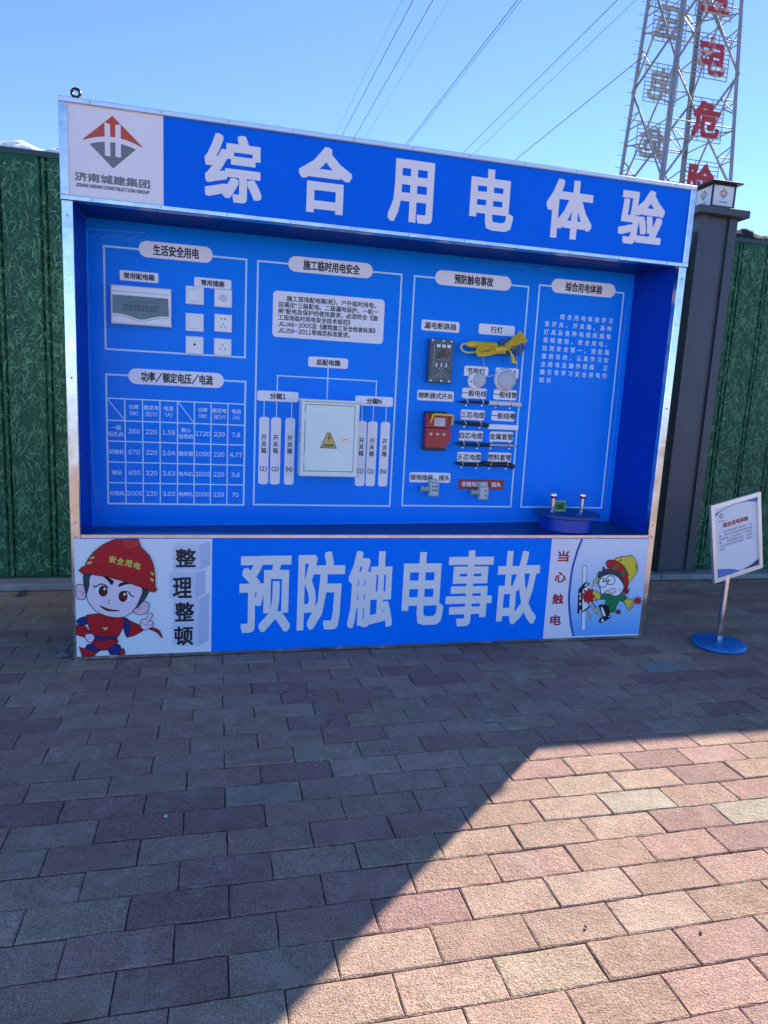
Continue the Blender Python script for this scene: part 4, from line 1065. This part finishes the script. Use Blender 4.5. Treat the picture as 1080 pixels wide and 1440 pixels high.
m = MB(); m.lathe((c[0], D - .0032, c[1]), [(.062, 0), (.063, .012), (.056, .022), (.001, .022)], 32, 'y'); m.build('housing', PLAST, l2, True)
m = MB(); m.lathe((c[0] + .004, D - .0256, c[1] - .002), [(.053, 0), (.053, .010), (.048, .015), (.025, .018), (.001, .019)], 32, 'y'); m.build('lens', LENS, l2, True)
m = MB()
for a in (.9, 2.3, -1.0): m.lathe((c[0] + .058 * math.cos(a), D - .0166, c[1] + .058 * math.sin(a)), [(.005, 0), (.004, .008), (.001, .008)], 10, 'y')
m.build('clips', STEEL, l2)
tw = MB(); PALEW = mat('pale_flex', (.4, .58, .8), .4)
wr = thing('flex_wire', (2.1, D, 1.45), 'thin pale flex running between the hand lamp and the two round lamps', 'wire')
m = MB(); m.tube([W(352, 450, D - .004), W(362, 520, D - .004), W(372, 600, D - .004)], .0026, 6); m.tube(spline([W(395, 712, D - .006), W(440, 712, D - .006), W(510, 692, D - .006)], False, 5), .0036, 6)
m.tube([W(775, 420, D - .004), W(782, 520, D - .004), W(780, 610, D - .004)], .0022, 6); m.build('flex', PALEW, wr, True)

# ---- cable and conduit samples held by small clips
def V_(a, b, y): x, z = at(630 + a / 9, 540 + b / 9, y); return (x, y, z)
def sample(name, pts, r, m_, clips, label, cat, group, flat=False, taper=True):
    y = D - .0145
    P = [V_(a, b, y) for a, b in pts]; root = thing(name, (P[0][0], D, P[0][2]), label, cat, group); m = MB()
    if flat:
        (xa, _, za), (xb, _, zb2) = P[0], P[-1]; m.bevbox(xa, xb, D - .02, D - .0005, (za + zb2) / 2 - .014, (za + zb2) / 2 + .014, .002)
    else:
        Q_ = spline(P, False, 6); n = len(Q_)
        m.tube(Q_, [r * (min(1, .35 + 2.2 * i / n) if taper else 1) for i in range(n)], 10)
    m.build('core' if not flat else 'channel', m_, root, not flat)
    for a, b in clips:
        x, yy, z = V_(a, b, y); c = MB()
        c.tube([(x, D - .001, z + r + .012), (x, D - .006, z + r + .003), (x, y - r - .002, z + r * .5), (x, y - r - .002, z - r * .5), (x, D - .006, z - r - .003), (x, D - .001, z - r - .012)], .0031, 6)
        for sg in (1, -1): c.lathe((x, D - .0012, z + sg * (r + .010)), [(.0055, 0), (.005, .004), (.001, .005)], 10, 'y')
        c.build('clip', STEEL, root, True)
    return root
G1, G2 = 'black cable samples clipped in a column', 'conduit samples beside the cable samples'
sample('cable_sample', [(125, 225), (240, 226), (440, 230), (520, 235)], .008, CABLE, [(240, 226), (440, 230)], 'black cable sample under the ordinary wire plate, topmost of four', 'cable', G1)
sample('cable_sample', [(95, 486), (210, 496), (400, 512), (510, 522)], .0105, CABLE, [(215, 494), (410, 508)], 'black three-core cable sample, second from the top of four', 'cable', G1)
sample('cable_sample', [(92, 752), (200, 760), (380, 770), (520, 772)], .010, CABLE, [(195, 760), (375, 770)], 'black four-core cable sample, third from the top of four', 'cable', G1)
sample('cable_sample', [(90, 995), (180, 1008), (360, 1020), (450, 1012)], .011, CABLE, [(180, 1008), (365, 1020)], 'black five-core cable sample, lowest of four', 'cable', G1)
sample('conduit_sample', [(515, 238), (650, 244), (790, 252), (920, 262)], .0135, mat('white_pvc', (.72, .72, .7), .35), [(615, 242), (793, 252)], 'white round plastic conduit sample with two clips', 'conduit', G2, taper=False)
sample('conduit_sample', [(512, 545), (888, 548)], .012, PLAST, [], 'white square trunking sample without clips', 'conduit', G2, flat=True)
sample('conduit_sample', [(512, 772), (650, 775), (860, 782)], .0075, mat('metal_conduit', (.5, .54, .5), .35, .7), [(548, 773), (785, 780)], 'thin grey metal conduit sample with two clips', 'conduit', G2, taper=False)
o_ = sample('conduit_sample', [(440, 1000), (530, 1015), (740, 1020), (830, 1052)], .014, mat('black_corrugated', (.012, .016, .016), .4), [(530, 1016), (742, 1022)], 'thick black corrugated conduit sample, bent at its right end', 'conduit', G2, taper=False)

# ---- two plugs in sockets
def plug_socket(u, v, label, cover_h, holes):
    y = D - .03; x, z = at(u, v, y); root = thing('plug_and_socket', (x, D, z), label, 'plug socket', 'grey plug and socket pairs at the bottom of the panel')
    m = MB(); m.bevbox(x - .022, x + .028, y - .012, D - .0033, z - .042, z + .032, .005); m.build('socket_body', mat('socket_grey_plastic', (.5, .56, .56), .35), root)
    m = MB(); m.bevbox(x - .02, x + .024, y - .008, D - .0034, z + .0325, z + .032 + cover_h, .005); m.build('top_cover', mat('socket_grey_plastic'), root)
    m = MB(); m.tube([(x - .0225, y, z - .002), (x - .04, y, z - .002), (x - .058, y, z - .003)], [.014, .015, .011], 10); m.tube([(x - .058, y, z - .003), (x - .07, y, z - .003)], [.019, .018], 10); m.build('plug', mat('socket_green_grey', (.34, .42, .36), .35), root, True)
    m = MB()
    for dx, dz in holes: m.rect(x + dx - .004, x + dx + .004, z + dz - .0045, z + dz + .0045, y - .0126)
    m.build('holes', mat('socket_hole_grey', (.05, .05, .06), .5), root)
    m = MB()
    for i in range(5): m.box(x + .0285, x + .033, y - .006, y + .008, z - .034 + i * .013, z - .027 + i * .013)
    m.build('ribs', mat('socket_grey_plastic'), root)
plug_socket(609, 687, 'pale grey plug and socket with two rows of holes over the white name plate', .018, [(-.006, .012), (.008, .012), (.018, .012), (-.006, -.008), (.008, -.008), (.018, -.008)])
plug_socket(679, 692, 'pale grey plug and socket with two dark holes below the red name plate', .026, [(.012, .008), (.012, -.018)])

# ---- blue drum stand with two chrome ball rods
BASIN = mat('blue_painted_drum', (.002, .05, .45), .3, var=.15, vscale=8, rvar=.08)
BTOP = mat('blue_drum_top', (.012, .06, .24), .4, var=.15, vscale=8)
cxb, cyb, RB, RD = 2.548, .158, .182, .146
dn = thing('drum_stand', (cxb, cyb, .603), 'blue round drum stand at the right end of the counter', 'stand')
def clipped(mb, prof):
    o = len(mb.v); mb.lathe((cxb, cyb, 0), prof, 40)
    for i in range(o, len(mb.v)):
        v = mb.v[i]
        if v[1] > D - .004: mb.v[i] = (v[0], D - .004, v[2])
m = MB(); clipped(m, [(RD, .609), (RD, .676), (RD + .006, .682)]); m.build('drum', BASIN, dn, True)
m = MB(); clipped(m, [(RB - .01, .683), (RB, .687), (RB, .7), (RB - .004, .703)]); m.build('top_disc', BTOP, dn, True)
for u, lab in ((776.5, 'chrome rod with a ball on top beside the green sign'), (817.5, 'chrome rod with a ball on top, right end of the drum')):
    x, z = at(u, 716, .15)
    rt = thing('ball_rod', (x, .15, .7035), lab, 'metal rod', 'chrome ball rods on the blue drum')
    m = MB(); m.lathe((x, .15, .7035), [(.014, 0), (.014, .004), (.009, .006), (.0115, .05), (.0125, .078)], 16); m.build('rod', CHROME, rt, True)
    m = MB(); R_ = .022; m.lathe((x, .15, .7975), [(max(R_ * math.sin(math.pi * i / 12), .0006), -R_ * math.cos(math.pi * i / 12)) for i in range(13)], 20); m.build('ball', CHROME, rt, True)
xa, za = at(779, 715, .17); xb, zb_ = at(796, 702.5, .17)
gs = thing('small_sign', ((xa + xb) / 2, .17, .7035), 'little green sign with a pale border standing on the blue drum', 'sign')
m = MB(); m.box(xa, xb, .168, .174, .7035, .762); m.build('plate', mat('pale_green_border', (.4, .6, .35), .4), gs)
m = MB(); m.rect(xa + .005, xb - .003, .710, .757, .1676); m.build('green_face', mat('sign_green', (.03, .2, .02), .4), gs)
m = MB(); m.poly([(xa + .02, .722), (xb - .018, .722), (xb - .016, .742), (xa + .034, .747), (xa + .022, .738)], .1672); m.build('dark_mark', mat('dark_green_mark', (.01, .06, .015), .4), gs)

# ================================================================== POSTER STAND
ps = thing('poster_stand', (3.392, -.16, 0), 'small framed notice on a steel pole with a round blue base', 'poster stand')
m = MB(); m.lathe((3.392, -.16, 0), [(.138, .001), (.144, .008), (.144, .02), (.138, .028), (.12, .033), (.03, .037), (.001, .037)], 44)
m.build('base', mat('blue_base_paint', (.004, .16, .5), .35, var=.35, vscale=9, rvar=.12), ps, True)
m = MB(); m.tube([(3.392, -.16, .034), (3.397, -.152, .402)], .0165, 16); m.build('pole', STEEL, ps, True)
th, ph, ro = .109, -.003, .224
nrm = Vector((math.sin(th) * math.cos(ph), -math.cos(th) * math.cos(ph), math.sin(ph))); uu = Vector((math.cos(th), math.sin(th), 0)); vv = nrm.cross(uu)
if vv.z < 0: vv = -vv
u2 = uu * math.cos(ro) + vv * math.sin(ro); v2 = vv * math.cos(ro) - uu * math.sin(ro); cen = Vector((3.4265, -.1424, .6212))
PW, PH = .3487, .4455
def onp(x, z, y): return tuple(cen + u2 * x + v2 * z - nrm * y)      # x, z on the notice, y towards its back
def pbox(mb, x0, x1, y0, y1, z0, z1):
    o = len(mb.v); mb.box(x0, x1, y0, y1, z0, z1)
    for i in range(o, len(mb.v)): v = mb.v[i]; mb.v[i] = onp(v[0], v[2], v[1])
m = MB(); fw = .024
for b in ((-PW / 2, PW / 2, PH / 2 - fw, PH / 2), (-PW / 2, PW / 2, -PH / 2, -PH / 2 + fw), (-PW / 2, -PW / 2 + fw, -PH / 2 + fw, PH / 2 - fw), (PW / 2 - fw, PW / 2, -PH / 2 + fw, PH / 2 - fw)):
    pbox(m, b[0], b[1], -.012, .004, b[2], b[3])
fr_ = m.build('frame', ALU, ps)
m = MB(); pbox(m, -PW / 2 + .004, PW / 2 - .004, .0042, .010, -PH / 2 + .004, PH / 2 - .004); m.build('back_plate', ALU, ps)
m = MB(); pbox(m, -PW / 2 + fw, PW / 2 - fw, 0, .004, -PH / 2 + fw, PH / 2 - fw); pp = m.build('notice', mat('notice_paper', (.7, .73, .8), .3, spec=.5), ps)
def ppoly(mb, pts, y):
    tri = geometry.tessellate_polygon([[Vector((a, b, 0)) for a, b in pts]]); mb.add([onp(a, b, y) for a, b in pts], [tuple(t) for t in tri])
xi, zi = PW / 2 - fw, PH / 2 - fw
m = MB()
ppoly(m, [(-xi, zi - .035), (-xi, zi - .055), (-.08, zi - .018), (0, zi - .008), (.08, zi - .012), (xi, zi - .03), (xi, zi), (.02, zi)], -.0006)
ppoly(m, [(-xi, -zi), (.02, -zi), (-.05, -zi + .026), (-xi, -zi + .05)], -.0006); m.build('blue_swoosh', mat('notice_blue', (.08, .18, .5), .35), pp)
m = MB(); ppoly(m, [(xi - .0, -zi + .03), (xi, -zi), (.04, -zi), (.10, -zi + .01)], -.0006); m.build('dark_swoosh', mat('notice_navy', (.03, .045, .12), .35), pp)
r_, g_ = MB(), MB(); emblem(r_, g_, -.098, .145, .038, -.0006, fn=onp); put(g_, '济南城建集团', -.123, -.07, .112, .119, -.0006, fn=onp)
put(r_, '综合用电体验', -.088, .09, .075, .103, -.0006, bold=.0012, fn=onp)
r_.build('red_print', mat('notice_red', (.4, .03, .035), .4), pp); g_.build('grey_print', LOGOGREY, pp)
t = MB()
for i, s in enumerate(['综合用电体验学习各开关、开关', '箱、各种灯具及各种电线的规格', '说明使用，安全用电，达到安全', '第一、预防隐患的目的，认真学', '习安全用电及操作规程，正确引', '导学']):
    x0 = -.118 + (.03 if i == 0 else 0); x1 = .118 if i < 5 else -.085
    line(t, s, x0, x1, .052 - i * .0195, .0145, -.0006, 0., fn=onp)
t.build('small_print', mat('notice_text', (.08, .1, .2), .4), pp)

# ================================================================== BITS ON THE GROUND
def flat_bit(name, x, y, pts, z, m_, label, cat, lift=.0):
    mb = MB(); n = len(pts)
    V = [(x + a, y + b, z + c) for a, b, c in pts]; cx_ = sum(v[0] for v in V) / n; cy_ = sum(v[1] for v in V) / n; cz_ = sum(v[2] for v in V) / n + lift
    mb.add(V + [(cx_, cy_, cz_)], [(i, (i + 1) % n, n) for i in range(n)])
    return tag(mb.build(name, m_), label, cat)
LEAF = mat('dry_leaf', (.06, .04, .035), .7)
flat_bit('dry_leaf', -.49, 1.06, [(-.03, 0, .0), (-.01, -.02, .002), (.03, -.012, .004), (.035, .01, .03), (.01, .02, .035), (-.02, .015, .012)], .003, LEAF, 'curled dark dry leaf on the paving by the left kerb', 'leaf', .012)
PLW = mat('clear_plastic_scrap', (.13, .15, .17), .5, spec=.3)
flat_bit('plastic_scrap', -.05, .06, [(-.045, -.012, 0), (-.012, -.028, .004), (.022, -.025, .006), (.026, .0, .012), (.01, .02, .01), (-.02, .016, .006), (-.04, .008, .003)], .003, PLW, 'crumpled bit of pale plastic by the left foot of the board', 'litter', .02)
flat_bit('paint_splash', 1.745, -.845, [(-.04, -.004, 0), (-.015, -.02, 0), (.0, -.008, 0), (.03, -.022, 0), (.04, .004, 0), (.012, .01, 0), (.018, .028, 0), (-.012, .012, 0), (-.032, .022, 0)], .0035, mat('white_paint_splash', (.3, .3, .29), .7, var=.4, vscale=60), 'small whitish paint splash on the shaded bricks', 'stain')
for (x, y, r, lab) in ((.5, -1.3, .006, 'tiny white pebble on the shaded bricks at the left'), (1.55, -1.93, .0045, 'tiny dark pebble on the sunlit bricks near the bottom edge'), (1.83, -2.0, .004, 'tiny dark pebble on the sunlit bricks, right of the other dark one')):
    m = MB(); m.lathe((x, y, .002), [(r * .6, 0), (r, r * .4), (r * .7, r), (.0005, r * 1.15)], 9)
    tag(m.build('pebble', mat('pale_pebble', (.6, .6, .58), .7) if 'white' in lab else mat('dark_pebble', (.03, .028, .025), .7), smooth=True), lab, 'pebble')
